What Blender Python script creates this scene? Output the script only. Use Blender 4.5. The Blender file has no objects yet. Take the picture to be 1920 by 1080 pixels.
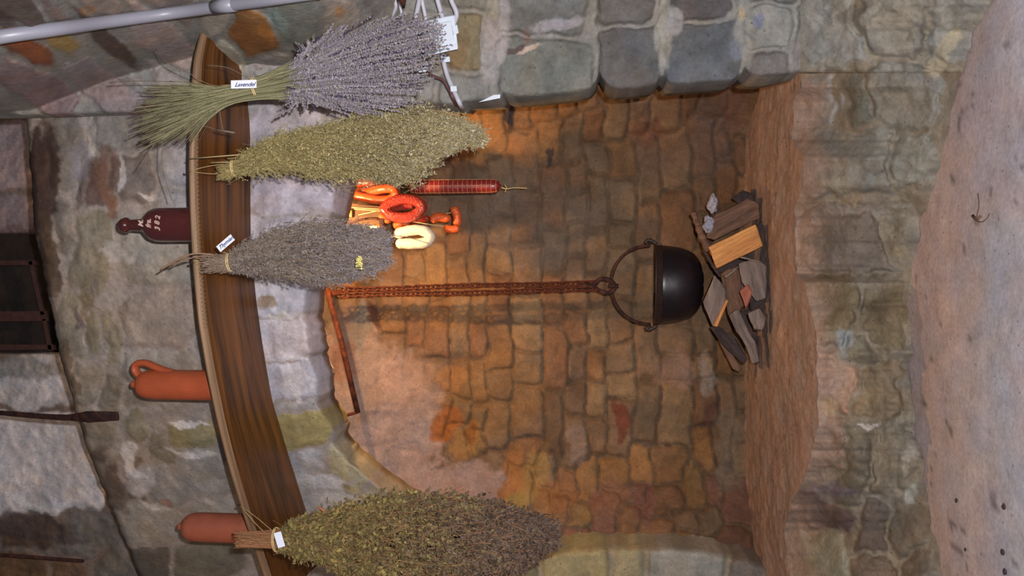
import bpy, bmesh, math, random
import numpy as np
from mathutils import Vector, Matrix

# ------------------------------------------------------------------ camera, world, lights, exposure
F = 1450.0                       # focal length in pixels of the 1920 px wide frame
PITCH = math.radians(6.0)        # camera looks slightly upwards
CAM_Z = 0.85
SP, CP = math.sin(PITCH), math.cos(PITCH)
scene = bpy.context.scene
col = scene.collection
cam_d = bpy.data.cameras.new('camera'); cam = bpy.data.objects.new('camera', cam_d); col.objects.link(cam)
cam_d.sensor_fit = 'HORIZONTAL'; cam_d.sensor_width = 36.0; cam_d.lens = F / 1920 * 36.0
cam_d.clip_start = 0.05
m = Matrix(((0, 1, 0, 0), (SP, 0, -CP, 0), (-CP, 0, -SP, CAM_Z), (0, 0, 0, 1)))   # turned on its side
cam.matrix_world = m
scene.camera = cam
scene.view_settings.view_transform = 'Standard'; scene.view_settings.look = 'None'
scene.view_settings.gamma = 1.0; scene.view_settings.use_curve_mapping = False
scene.view_settings.exposure = 0.0

world = bpy.data.worlds.new('world'); scene.world = world; world.use_nodes = True
bg = world.node_tree.nodes['Background']; bg.inputs[0].default_value = (0.64, 0.60, 0.62, 1); bg.inputs[1].default_value = 0.12

def light(name, kind, loc, power, color, size=0.02, **kw):
    d = bpy.data.lights.new(name, kind); o = bpy.data.objects.new(name, d); col.objects.link(o)
    o.location = loc; d.energy = power; d.color = color
    if kind == 'AREA': d.size = size
    else: d.shadow_soft_size = size
    for k, v in kw.items(): setattr(d, k, v)
    return o
light('flash', 'POINT', (0.06, 0.0, CAM_Z - 0.06), 192.0, (1.0, 0.97, 1.0), 0.012)
light('room_lamp', 'POINT', (-1.5, 1.80, 1.95), 5.0, (1.0, 0.55, 0.2), 0.05)
light('hearth_lamp', 'POINT', (0.19, 2.49, 1.82), 27.0, (1.0, 0.56, 0.235), 0.012)

# ------------------------------------------------------------------ helpers
def W(px, py, Y):
    """the point of the vertical plane at distance Y seen at pixel px, py (arrays or numbers)"""
    a = (960 - np.asarray(px, float)) / F
    dy = CP - SP * a; dz = SP + CP * a; t = np.asarray(Y, float) / dy
    return np.stack(np.broadcast_arrays((540 - np.asarray(py, float)) / F * t, Y + 0 * t, CAM_Z + dz * t), -1)
def WV(px, py, Y): return Vector(W(px, py, Y).tolist())
def Yz(px, z):
    """distance at which the level z is seen at px"""
    a = (960 - np.asarray(px, float)) / F
    return (z - CAM_Z) * (CP - SP * a) / (SP + CP * a)
def lin(c):
    c = np.asarray(c, float) / 255.0
    return np.where(c <= 0.04045, c / 12.92, ((c + 0.055) / 1.055) ** 2.4)
def ss(a, b, x):
    t = np.clip((np.asarray(x, float) - a) / (b - a), 0, 1); return t * t * (3 - 2 * t)
def interp(x, pts):
    pts = sorted(pts); return np.interp(x, [p[0] for p in pts], [p[1] for p in pts])

def hsh(ix, iy, seed):
    h = (ix.astype(np.int64) * 374761393 + iy.astype(np.int64) * 668265263 + seed * 974634777) & 0xffffffff
    h = ((h ^ (h >> 13)) * 1274126177) & 0xffffffff
    return ((h ^ (h >> 16)) & 0xffff) / 65535.0
def vn(x, y, seed):
    ix = np.floor(x); iy = np.floor(y); fx = x - ix; fy = y - iy
    fx = fx * fx * (3 - 2 * fx); fy = fy * fy * (3 - 2 * fy)
    a = hsh(ix, iy, seed); b = hsh(ix + 1, iy, seed); c = hsh(ix, iy + 1, seed); d = hsh(ix + 1, iy + 1, seed)
    return (a * (1 - fx) + b * fx) * (1 - fy) + (c * (1 - fx) + d * fx) * fy
def fbm(x, y, seed=0, octv=4):
    s = 0; a = 1.0; t = 0
    for k in range(octv):
        s = s + a * (vn(x * 2 ** k + 17 * k, y * 2 ** k + 31 * k, seed + k) * 2 - 1); t += a; a *= 0.5
    return s / t

def link(name, me, mat=None, parent=None):
    o = bpy.data.objects.new(name, me); col.objects.link(o)
    if mat is not None: me.materials.append(mat)
    if parent is not None: o.parent = parent; o.matrix_parent_inverse = Matrix.Translation(-Vector(parent.location)) if False else Matrix.Identity(4); o.location = -Vector(parent.location)
    return o
def tag(o, label, cat, group=None, kind=None):
    o['label'] = label; o['category'] = cat
    if group: o['group'] = group
    if kind: o['kind'] = kind
    return o
def empty(name, loc):
    o = bpy.data.objects.new(name, None); col.objects.link(o); o.location = Vector(loc); o.empty_display_size = 0.03
    return o
def struct(o): o['kind'] = 'structure'; return o

def raw_mesh(name, V, Fc, smooth=True, colr=None, extra=None):
    me = bpy.data.meshes.new(name)
    V = np.asarray(V, dtype=np.float32).reshape(-1, 3); Fc = np.asarray(Fc, dtype=np.int32)
    n = Fc.shape[1]
    me.vertices.add(len(V)); me.vertices.foreach_set('co', V.ravel())
    me.loops.add(Fc.size); me.loops.foreach_set('vertex_index', Fc.ravel())
    me.polygons.add(len(Fc)); me.polygons.foreach_set('loop_start', np.arange(0, Fc.size, n, dtype=np.int32))
    me.polygons.foreach_set('loop_total', np.full(len(Fc), n, dtype=np.int32))
    me.polygons.foreach_set('use_smooth', np.full(len(Fc), smooth, dtype=bool))
    me.update(calc_edges=True)
    if colr is not None:
        at = me.color_attributes.new('Col', 'FLOAT_COLOR', 'POINT')
        c = np.ones((len(V), 4), dtype=np.float32); c[:, :3] = np.asarray(colr).reshape(-1, 3)
        at.data.foreach_set('color', c.ravel())
    if extra is not None:
        at = me.attributes.new('grain', 'FLOAT_VECTOR', 'POINT')
        at.data.foreach_set('vector', np.asarray(extra, dtype=np.float32).reshape(-1, 3).ravel())
    me.validate()
    return me
def grid_faces(n, m, closed=False):
    i, j = np.meshgrid(np.arange(n - 1), np.arange(m if closed else m - 1), indexing='ij')
    j2 = (j + 1) % m
    return np.stack([i * m + j, i * m + j2, (i + 1) * m + j2, (i + 1) * m + j], -1).reshape(-1, 4)

# ------------------------------------------------------------------ materials
class NT:
    def __init__(s, name):
        s.m = bpy.data.materials.new(name); s.m.use_nodes = True; s.t = s.m.node_tree; s.N = s.t.nodes
        s.b = s.N['Principled BSDF']
    def n(s, typ, **kw):
        x = s.N.new(typ)
        for k, v in kw.items(): setattr(x, k, v)
        return x
    def l(s, a, b): s.t.links.new(a, b)
def noise_col(nt, base, lo, hi, scale, coord, detail=6, rough=0.65):
    """multiply a colour socket by a noise between lo and hi"""
    nz = nt.n('ShaderNodeTexNoise'); nz.inputs['Scale'].default_value = scale; nz.inputs['Detail'].default_value = detail; nz.inputs['Roughness'].default_value = rough
    nt.l(coord, nz.inputs['Vector'])
    mr = nt.n('ShaderNodeMapRange'); mr.inputs[1].default_value = 0.28; mr.inputs[2].default_value = 0.72; mr.inputs[3].default_value = lo; mr.inputs[4].default_value = hi
    nt.l(nz.outputs[0], mr.inputs[0])
    mx = nt.n('ShaderNodeVectorMath', operation='SCALE'); nt.l(base, mx.inputs[0]); nt.l(mr.outputs[0], mx.inputs['Scale'])
    return mx.outputs[0], nz.outputs[0]
def masonry(name, rough=0.9, bump=0.35):
    nt = NT(name)
    at = nt.n('ShaderNodeAttribute', attribute_name='Col'); tc = nt.n('ShaderNodeTexCoord')
    c, _ = noise_col(nt, at.outputs['Color'], 0.78, 1.22, 16, tc.outputs['Object'], 8, 0.72)
    c, nz = noise_col(nt, c, 0.80, 1.2, 95, tc.outputs['Object'], 5, 0.7)
    # warm / cool mottling
    n2 = nt.n('ShaderNodeTexNoise'); n2.inputs['Scale'].default_value = 9; n2.inputs['Detail'].default_value = 5; nt.l(tc.outputs['Object'], n2.inputs['Vector'])
    cr = nt.n('ShaderNodeValToRGB'); cr.color_ramp.elements[0].position = 0.35; cr.color_ramp.elements[0].color = (1.07, 0.99, 0.90, 1)
    cr.color_ramp.elements[1].position = 0.65; cr.color_ramp.elements[1].color = (0.97, 1.0, 1.04, 1); nt.l(n2.outputs[0], cr.inputs[0])
    mm = nt.n('ShaderNodeVectorMath', operation='MULTIPLY'); nt.l(c, mm.inputs[0]); nt.l(cr.outputs[0], mm.inputs[1])
    # dark pits
    vo = nt.n('ShaderNodeTexVoronoi'); vo.inputs['Scale'].default_value = 26; nt.l(tc.outputs['Object'], vo.inputs['Vector'])
    mr = nt.n('ShaderNodeMapRange'); mr.inputs[1].default_value = 0.04; mr.inputs[2].default_value = 0.09; mr.inputs[3].default_value = 0.45; mr.inputs[4].default_value = 1
    nt.l(vo.outputs['Distance'], mr.inputs[0])
    ms = nt.n('ShaderNodeVectorMath', operation='SCALE'); nt.l(mm.outputs[0], ms.inputs[0]); nt.l(mr.outputs[0], ms.inputs['Scale'])
    nt.l(ms.outputs[0], nt.b.inputs['Base Color'])
    nt.b.inputs['Roughness'].default_value = rough; nt.b.inputs['Specular IOR Level'].default_value = 0.25
    n3 = nt.n('ShaderNodeTexNoise'); n3.inputs['Scale'].default_value = 45; n3.inputs['Detail'].default_value = 9; n3.inputs['Roughness'].default_value = 0.7; nt.l(tc.outputs['Object'], n3.inputs['Vector'])
    bp = nt.n('ShaderNodeBump'); bp.inputs['Strength'].default_value = bump; bp.inputs['Distance'].default_value = 0.02; nt.l(n3.outputs[0], bp.inputs['Height'])
    nt.l(bp.outputs[0], nt.b.inputs['Normal'])
    return nt.m
def simple(name, rgb, rough=0.6, metal=0.0, spec=0.5, var=(0.85, 1.15), scale=40, bump=0.0, bscale=80, coat=0.0, rgb2=None):
    nt = NT(name); tc = nt.n('ShaderNodeTexCoord')
    rg = nt.n('ShaderNodeRGB'); rg.outputs[0].default_value = (*lin(rgb), 1)
    base = rg.outputs[0]
    if rgb2 is not None:
        nz = nt.n('ShaderNodeTexNoise'); nz.inputs['Scale'].default_value = scale * 0.6; nz.inputs['Detail'].default_value = 5; nt.l(tc.outputs['Object'], nz.inputs['Vector'])
        mx = nt.n('ShaderNodeMix', data_type='RGBA'); mx.inputs['B'].default_value = (*lin(rgb2), 1); nt.l(base, mx.inputs['A'])
        mr = nt.n('ShaderNodeMapRange'); mr.inputs[1].default_value = 0.4; mr.inputs[2].default_value = 0.6; nt.l(nz.outputs[0], mr.inputs[0]); nt.l(mr.outputs[0], mx.inputs['Factor'])
        base = mx.outputs['Result']
    c, nz = noise_col(nt, base, var[0], var[1], scale, tc.outputs['Object'])
    nt.l(c, nt.b.inputs['Base Color'])
    nt.b.inputs['Roughness'].default_value = rough; nt.b.inputs['Metallic'].default_value = metal; nt.b.inputs['Specular IOR Level'].default_value = spec
    nt.b.inputs['Coat Weight'].default_value = coat; nt.b.inputs['Coat Roughness'].default_value = 0.15
    if bump:
        n3 = nt.n('ShaderNodeTexNoise'); n3.inputs['Scale'].default_value = bscale; n3.inputs['Detail'].default_value = 6; nt.l(tc.outputs['Object'], n3.inputs['Vector'])
        bp = nt.n('ShaderNodeBump'); bp.inputs['Strength'].default_value = bump; bp.inputs['Distance'].default_value = 0.01; nt.l(n3.outputs[0], bp.inputs['Height']); nt.l(bp.outputs[0], nt.b.inputs['Normal'])
    return nt.m
def vcol(name, rough=0.8, var=(0.8, 1.2), scale=150, spec=0.3, bump=0.0):
    nt = NT(name); at = nt.n('ShaderNodeAttribute', attribute_name='Col'); tc = nt.n('ShaderNodeTexCoord')
    c, nz = noise_col(nt, at.outputs['Color'], var[0], var[1], scale, tc.outputs['Object'])
    nt.l(c, nt.b.inputs['Base Color']); nt.b.inputs['Roughness'].default_value = rough; nt.b.inputs['Specular IOR Level'].default_value = spec
    if bump:
        bp = nt.n('ShaderNodeBump'); bp.inputs['Strength'].default_value = bump; bp.inputs['Distance'].default_value = 0.008; nt.l(nz, bp.inputs['Height']); nt.l(bp.outputs[0], nt.b.inputs['Normal'])
    return nt.m
def wood(name, dark, light_, rough=0.45, sc=(1.5, 22, 22), spec=0.5, contrast=(0.3, 0.7)):
    """wood with grain running along the x of the 'grain' attribute"""
    nt = NT(name); at = nt.n('ShaderNodeAttribute', attribute_name='grain')
    mp = nt.n('ShaderNodeMapping'); mp.inputs['Scale'].default_value = sc; nt.l(at.outputs['Vector'], mp.inputs['Vector'])
    nz = nt.n('ShaderNodeTexNoise'); nz.inputs['Scale'].default_value = 1.0; nz.inputs['Detail'].default_value = 7; nz.inputs['Roughness'].default_value = 0.65; nz.inputs['Distortion'].default_value = 0.6
    nt.l(mp.outputs[0], nz.inputs['Vector'])
    cr = nt.n('ShaderNodeValToRGB'); e = cr.color_ramp.elements
    e[0].position = contrast[0]; e[0].color = (*lin(dark), 1); e[1].position = contrast[1]; e[1].color = (*lin(light_), 1)
    nt.l(nz.outputs[0], cr.inputs[0])
    m2 = nt.n('ShaderNodeMapping'); m2.inputs['Scale'].default_value = (sc[0] * 4, sc[1] * 7, sc[2] * 7); nt.l(at.outputs['Vector'], m2.inputs['Vector'])
    c, z2 = noise_col(nt, cr.outputs[0], 0.72, 1.25, 1.0, m2.outputs[0])
    nt.l(c, nt.b.inputs['Base Color']); nt.b.inputs['Roughness'].default_value = rough; nt.b.inputs['Specular IOR Level'].default_value = spec
    bp = nt.n('ShaderNodeBump'); bp.inputs['Strength'].default_value = 0.25; bp.inputs['Distance'].default_value = 0.006; nt.l(z2, bp.inputs['Height']); nt.l(bp.outputs[0], nt.b.inputs['Normal'])
    return nt.m

M_stone = masonry('stone_masonry')
M_hearth = masonry('hearth_masonry', 0.92, 0.3)
M_floor = masonry('worn_floor', 0.9, 0.12)

# ------------------------------------------------------------------ stone fields
def stone_field(PX, PY, seeds, mortar, warp=7.0, wscale=45.0, joint=5.0, p=5.0, seed=1, reach=1.12, jit=0.10, puff=3.4):
    """nearest stone for every point: seeds are (px, py, half width, half length, turn, colour)"""
    wx = PX + warp * fbm(PX / wscale, PY / wscale, seed, 3); wy = PY + warp * fbm(PX / wscale + 50, PY / wscale + 9, seed + 5, 3)
    f1 = np.full(PX.shape, 1e9); f2 = f1.copy(); rr = np.ones(PX.shape); ccol = np.zeros(PX.shape + (3,)); sid = np.zeros(PX.shape)
    for i, (cx, cy, a, b, rot, c) in enumerate(seeds):
        r = math.radians(rot); dx = wx - cx; dy = wy - cy
        u = np.abs(dx * math.cos(r) + dy * math.sin(r)) / a; v = np.abs(-dx * math.sin(r) + dy * math.cos(r)) / b
        near = (u < 4) & (v < 4)
        f = np.where(near, (u ** p + v ** p + 1e-9) ** (1 / p), 9.0)
        k = f < f1
        f2 = np.where(k, f1, np.minimum(f2, f)); f1 = np.where(k, f, f1)
        rr = np.where(k, min(a, b), rr); sid = np.where(k, i, sid)
        ccol[k] = c
    e = (np.minimum(f2, 2 * reach - f1) - f1) * rr * 0.5          # pixels from the joint
    solid = ss(joint * 0.35, joint * 1.5, e + 2.0 * fbm(PX / 9, PY / 9, seed + 8, 2))
    dome = ss(0, 1, np.clip(e / (joint * puff), 0, 1)) * solid
    C = lin(ccol) ; rnd = hsh(sid, sid * 3 + 1, seed)
    C = C * (1 + jit * 2 * (rnd - 0.5))[..., None] * (1 + 0.30 * fbm(PX / 32, PY / 32, seed + 20, 4))[..., None]
    MC = lin(mortar) * (1 + 0.22 * fbm(PX / 22, PY / 22, seed + 30, 4))[..., None]
    C = MC * (1 - solid[..., None]) + C * solid[..., None]
    return dome, solid, C
def blobs(PX, PY, C, H, lst, seed=3, warp=14):
    """stains, plaster patches and painted-in glow and shade with an outline of their own: (px, py, rx, ry, turn, colour, strength, smoothing)"""
    wx = PX + warp * fbm(PX / 28, PY / 28, seed, 4); wy = PY + warp * fbm(PX / 28 + 9, PY / 28 + 40, seed + 3, 4)
    for k, (cx, cy, rx, ry, rot, c, st, flat) in enumerate(lst):
        r = math.radians(rot); dx = wx - cx; dy = wy - cy
        q = np.sqrt(((dx * math.cos(r) + dy * math.sin(r)) / rx) ** 2 + ((-dx * math.sin(r) + dy * math.cos(r)) / ry) ** 2)
        w = ss(1.15, 0.8, q + 0.18 * fbm(PX / 10, PY / 10, seed + 9 + k, 3)) * st
        cc = lin(c) * (1 + 0.2 * fbm(PX / 18, PY / 18, seed + 60 + k, 4))[..., None]
        C = C * (1 - w[..., None]) + cc * w[..., None]
        H = H * (1 - w * flat) + 0.6 * w * flat
    return C, H
def put(name, PX, PY, Y, C, mat, push=None):
    P = W(PX, PY, Y)
    return link(name, raw_mesh(name, P.reshape(-1, 3), grid_faces(*PX.shape), True, C.reshape(-1, 3)), mat)

rng = random.Random(7); nr = np.random.RandomState(11)

# ------------------------------------------------------------------ front canopy wall (curves back on the left)
HZ = 0.241
ZS = CAM_Z + 1.0105                  # underside of the mantel shelf
shelf_wall = [(60, 440), (140, 455), (200, 470), (300, 469), (450, 470), (560, 480), (650, 493), (750, 510), (860, 543), (960, 575), (1080, 610), (1150, 632)]
def Yhood(py): return Yz(interp(py, shelf_wall), ZS)
def smoothY(py):
    return sum(Yhood(py + d) for d in (-60, -30, 0, 30, 60)) / 5
top_line = [(100, 40), (230, 52), (330, 58), (440, 66), (500, 80), (600, 101), (680, 116), (730, 130), (850, 166), (970, 216), (1080, 262), (1150, 290)]
bot_line = [(100, 800), (180, 800), (215, 770), (260, 700), (300, 655), (340, 640), (420, 622), (490, 610), (505, 590), (520, 582), (560, 578), (590, 577), (598, 572), (612, 580), (660, 586), (672, 584), (700, 597), (745, 600), (762, 601), (785, 618), (812, 633), (830, 628), (862, 655), (900, 700), (940, 757), (975, 820), (1010, 880), (1050, 945), (1100, 1010), (1150, 1070)]
hood_seeds = [
 (525, 548, 62, 45, 0, (186, 184, 192)), (528, 634, 66, 40, 0, (188, 180, 184)), (535, 712, 66, 40, 0, (186, 184, 192)), (560, 760, 40, 14, 0, (160, 158, 158)),
 (572, 808, 62, 36, -8, (158, 148, 104)), (560, 865, 60, 26, 0, (168, 168, 172)), (655, 880, 62, 40, 52, (172, 166, 140)), (590, 925, 80, 34, 0, (168, 168, 170)), (720, 945, 70, 45, 48, (160, 152, 134)),
 (560, 1010, 80, 50, 5, (150, 150, 146)), (700, 1030, 80, 60, 10, (140, 136, 126)), (860, 1030, 80, 60, 40, (140, 130, 120)), (960, 1100, 80, 60, 40, (140, 130, 120)),
 (540, 260, 90, 60, 0, (176, 168, 172)), (560, 360, 80, 50, 8, (184, 174, 180)), (550, 440, 85, 45, -4, (186, 178, 184)), (680, 240, 70, 60, 0, (165, 158, 158)), (760, 200, 50, 60, 0, (150, 148, 146)),
 (320, 470, 90, 62, 3, (160, 155, 150)), (310, 595, 75, 55, -4, (156, 145, 138)), (300, 690, 90, 40, 2, (150, 142, 136)), (300, 745, 80, 22, 0, (148, 140, 132)),
 (345, 815, 60, 26, 2, (150, 142, 112)), (300, 830, 22, 40, -10, (135, 128, 115)), (260, 800, 22, 30, -20, (135, 128, 112)), (380, 890, 55, 40, 30, (155, 152, 150)), (310, 910, 50, 36, 40, (150, 148, 148)), (250, 900, 30, 45, -20, (120, 108, 98)),
 (395, 960, 60, 30, 0, (155, 150, 145)), (300, 985, 70, 45, 10, (160, 156, 152)), (380, 1050, 80, 40, 0, (120, 116, 105)), (280, 1060, 50, 50, 0, (100, 96, 92)),
 (170, 470, 36, 80, 3, (140, 132, 118)), (178, 625, 18, 42, -4, (128, 120, 104)), (215, 640, 18, 60, -3, (140, 132, 116)), (140, 610, 28, 70, 6, (142, 136, 126)), (160, 725, 30, 40, 10, (140, 133, 124)), (210, 740, 22, 40, 4, (132, 125, 115)), (185, 820, 30, 45, 14, (132, 124, 114)), (220, 900, 26, 40, 20, (115, 105, 96)),
 (250, 330, 60, 50, 0, (130, 120, 116)), (180, 340, 40, 60, 0, (120, 108, 104)), (230, 240, 60, 50, 0, (140, 136, 134)), (330, 300, 50, 70, 0, (168, 164, 168)), (330, 390, 50, 40, 0, (166, 162, 164)), (120, 300, 35, 80, 0, (125, 120, 116)), (120, 420, 24, 60, 0, (130, 124, 118)), (400, 300, 40, 100, 0, (165, 160, 165)), (420, 600, 50, 60, 0, (160, 150, 150)), (430, 180, 60, 50, 0, (150, 148, 146)), (330, 170, 60, 50, 0, (150, 145, 142)),
 (80, 350, 20, 120, 0, (72, 58, 54)), (86, 480, 20, 60, 8, (84, 70, 58)),  # dark strip at the top edge: shade of the return put into the colour
]
hood_blobs = [
 (85, 330, 26, 115, 4, (70, 54, 50), 0.95, 0.3), (92, 480, 17, 90, -8, (80, 66, 54), 0.9, 0.3), (128, 690, 12, 60, -14, (92, 76, 60), 0.7, 0.2), (145, 800, 14, 40, -14, (96, 80, 68), 0.8, 0.2), (205, 900, 22, 70, -24, (88, 76, 70), 0.7, 0.2),  # first two blobs paint the shaded return below the canopy top
 (245, 862, 14, 34, -8, (208, 206, 210), 0.95, 0.4), (352, 794, 42, 5, 0, (214, 210, 212), 0.9, 0.4), (360, 850, 48, 6, 6, (205, 200, 200), 0.85, 0.4), (262, 905, 26, 34, 30, (188, 188, 196), 0.8, 0.4), (290, 948, 28, 7, 10, (196, 194, 196), 0.8, 0.3),
 (309, 944, 14, 7, 0, (150, 120, 105), 0.8, 0), (208, 380, 30, 16, 80, (128, 92, 72), 0.75, 0.1), (160, 330, 10, 50, 0, (190, 184, 178), 0.5, 0.3), (170, 255, 8, 40, 4, (196, 190, 186), 0.6, 0.3), (175, 345, 30, 40, 0, (100, 76, 68), 0.6, 0.1), (200, 320, 22, 50, 0, (104, 78, 66), 0.65, 0.1),
 (228, 330, 6, 40, -5, (206, 200, 200), 0.75, 0.3), (283, 365, 20, 5, 8, (200, 196, 196), 0.7, 0.3), (150, 300, 22, 40, 0, (125, 128, 148), 0.45, 0.2),
 (500, 568, 20, 14, 0, (140, 118, 84), 0.8, 0), (525, 596, 22, 5, 0, (214, 208, 200), 0.8, 0.3), (550, 673, 30, 5, -8, (216, 214, 220), 0.8, 0.3), (560, 745, 8, 18, 0, (210, 208, 210), 0.7, 0.3),
 (655, 905, 22, 12, 50, (186, 172, 130), 0.7, 0.1), (653, 912, 7, 6, 0, (110, 96, 50), 0.8, 0.1), (640, 940, 60, 18, 10, (188, 188, 192), 0.6, 0.6), (600, 900, 70, 12, 5, (186, 188, 194), 0.6, 0.5),
 (540, 320, 60, 10, 20, (140, 130, 132), 0.5, 0), (600, 400, 40, 14, 20, (150, 138, 130), 0.4, 0), (165, 560, 12, 45, 5, (112, 98, 70), 0.6, 0), (150, 600, 6, 26, -10, (86, 74, 82), 0.7, 0), (225, 470, 35, 22, 0, (172, 170, 170), 0.6, 0.5),
]
pys = np.arange(100, 1153, 3.0)
nt_ = 190; t = np.linspace(0, 1, nt_)
T0 = interp(pys, top_line) + 3 * fbm(pys / 14, pys * 0, 90, 3); T1 = interp(pys, bot_line) + 3 * fbm(pys / 12, pys * 0, 91, 3)
PX = T0[:, None] + (T1 - T0)[:, None] * t[None, :]; PY = np.repeat(pys[:, None], nt_, 1)
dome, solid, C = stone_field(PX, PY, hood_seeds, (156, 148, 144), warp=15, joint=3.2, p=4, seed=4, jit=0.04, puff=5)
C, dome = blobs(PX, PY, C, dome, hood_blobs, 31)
w = ss(420, 300, PX)[..., None]; C = C * (1 - w + w * np.array([1.04, 0.99, 0.91]))
H = 0.011 * dome + 0.013 * fbm(PX / 60, PY / 60, 40, 4) + 0.005 * fbm(PX / 14, PY / 14, 44, 3)
Yb = smoothY(PY); H = H * (1 - 0.9 * ss(34, 14, np.abs(PX - interp(PY, shelf_wall) + 4)))
lip = np.clip((PX - (T1[:, None] - 12)) / 12, 0, 1); lipt = np.clip(((T0[:, None] + 10) - PX) / 10, 0, 1)
Y = Yb - H + 0.03 * lip ** 2 + 0.03 * lipt ** 2
P = W(PX, PY, Y)
# turn the edges in: underside of the canopy and its top
e0 = P[:, :1] + np.array([[0, 0.10, 0.004]]) ; e00 = e0 + np.array([[0, 0.14, 0.0]])
e1 = P[:, -1:] + np.array([[0, 0.10, 0.006]]); e2 = P[:, -1:] + np.array([[0, 0.20, 0.02]]); e3 = P[:, -1:] + np.array([[0, 0.21, 0.30]])
P = np.concatenate([e00, e0, P, e1, e2, e3], 1); C = np.concatenate([C[:, :1], C[:, :1], C, C[:, -1:], C[:, -1:], C[:, -1:]], 1)
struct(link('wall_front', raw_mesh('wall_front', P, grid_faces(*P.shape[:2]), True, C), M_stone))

# ------------------------------------------------------------------ right wall: side wall above, jamb of dressed stone below
xw = [(-80, 0.49), (60, 0.515), (200, 0.60), (370, 0.672), (440, 0.645), (600, 0.64), (900, 0.66)]
def Yright(PX, PY):
    ys = interp(PX, xw) * F / (540 - PY); ys = np.minimum(ys, 2.24)
    a = (960 - PX) / F; ys = ys * (CP - SP * a)
    ys = np.minimum(ys, 2.26)
    yp = 2.13 + 0.03 * ss(100, 220, PY) - 0.05 * ss(1300, 1500, PX) - 0.06 * ss(100, -60, PY)
    w = ss(560, 800, PX + 0.3 * PY)
    return ys * (1 - w) + yp * w
edge = [(-80, 215), (60, 212), (300, 205), (400, 175), (480, 165), (600, 200), (700, 205), (770, 198), (790, 188), (800, 193), (815, 196), (862, 199), (870, 191), (938, 188), (943, 178), (950, 184), (1000, 182), (1085, 173), (1108, 166), (1119, 152), (1123, 136), (1130, 150), (1142, 163), (1156, 169), (1200, 166), (1230, 160), (1238, 147), (1243, 144), (1256, 160), (1310, 157), (1372, 152), (1390, 140), (1396, 128), (1405, 138), (1418, 146), (1450, 145), (1480, 139), (1502, 134)]
right_seeds = [
 (50, 92, 62, 28, 42, (136, 88, 62)), (118, 82, 40, 22, 44, (158, 134, 84)), (215, 88, 130, 17, 40, (90, 76, 68)), (290, 70, 90, 34, 40, (160, 146, 140)), (40, 20, 60, 34, 30, (92, 82, 76)), (110, 25, 60, 18, 40, (124, 110, 102)),
 (330, 10, 70, 26, 32, (128, 118, 112)), (200, 10, 70, 24, 38, (140, 128, 120)), (70, 160, 80, 38, 36, (140, 122, 122)), (200, 170, 100, 34, 36, (146, 134, 134)), (320, 160, 80, 34, 36, (168, 160, 156)), (470, 68, 52, 42, 40, (146, 104, 62)), (400, 40, 34, 34, 40, (166, 160, 148)),
 (430, 110, 28, 50, -35, (176, 170, 150)), (560, 40, 50, 44, 20, (130, 134, 126)), (520, 130, 60, 30, 20, (150, 148, 142)), (640, 45, 50, 40, 12, (160, 150, 138)), (620, 130, 60, 40, 10, (156, 152, 146)), (710, 60, 40, 70, 8, (124, 120, 112)), (720, 160, 50, 44, 8, (160, 154, 148)),
 (800, 80, 50, 60, 6, (134, 130, 120)), (862, 80, 40, 58, 6, (122, 112, 88)), (868, 166, 60, 34, 4, (128, 128, 124)), (880, 0, 50, 22, 6, (120, 118, 110)), (800, 165, 26, 34, 10, (126, 126, 122)),
 (1020, 128, 90, 56, 3, (116, 117, 110)), (1010, 18, 86, 46, 4, (112, 112, 108)), (1178, 108, 58, 58, 3, (98, 97, 96)), (1170, 18, 54, 36, 3, (100, 98, 96)), (1318, 96, 70, 64, 2, (98, 101, 104)), (1310, 10, 62, 40, 2, (88, 84, 84)),
 (1443, 118, 42, 24, -3, (114, 110, 108)), (1440, 48, 50, 44, 3, (134, 134, 128)), (1540, 60, 50, 60, 0, (128, 128, 122)), (1530, 140, 30, 40, 0, (130, 128, 124)), (1440, -30, 60, 40, 0, (120, 120, 116)), (1010, -60, 90, 40, 0, (110, 110, 108)), (1180, -50, 60, 40, 0, (100, 98, 96))]
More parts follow.
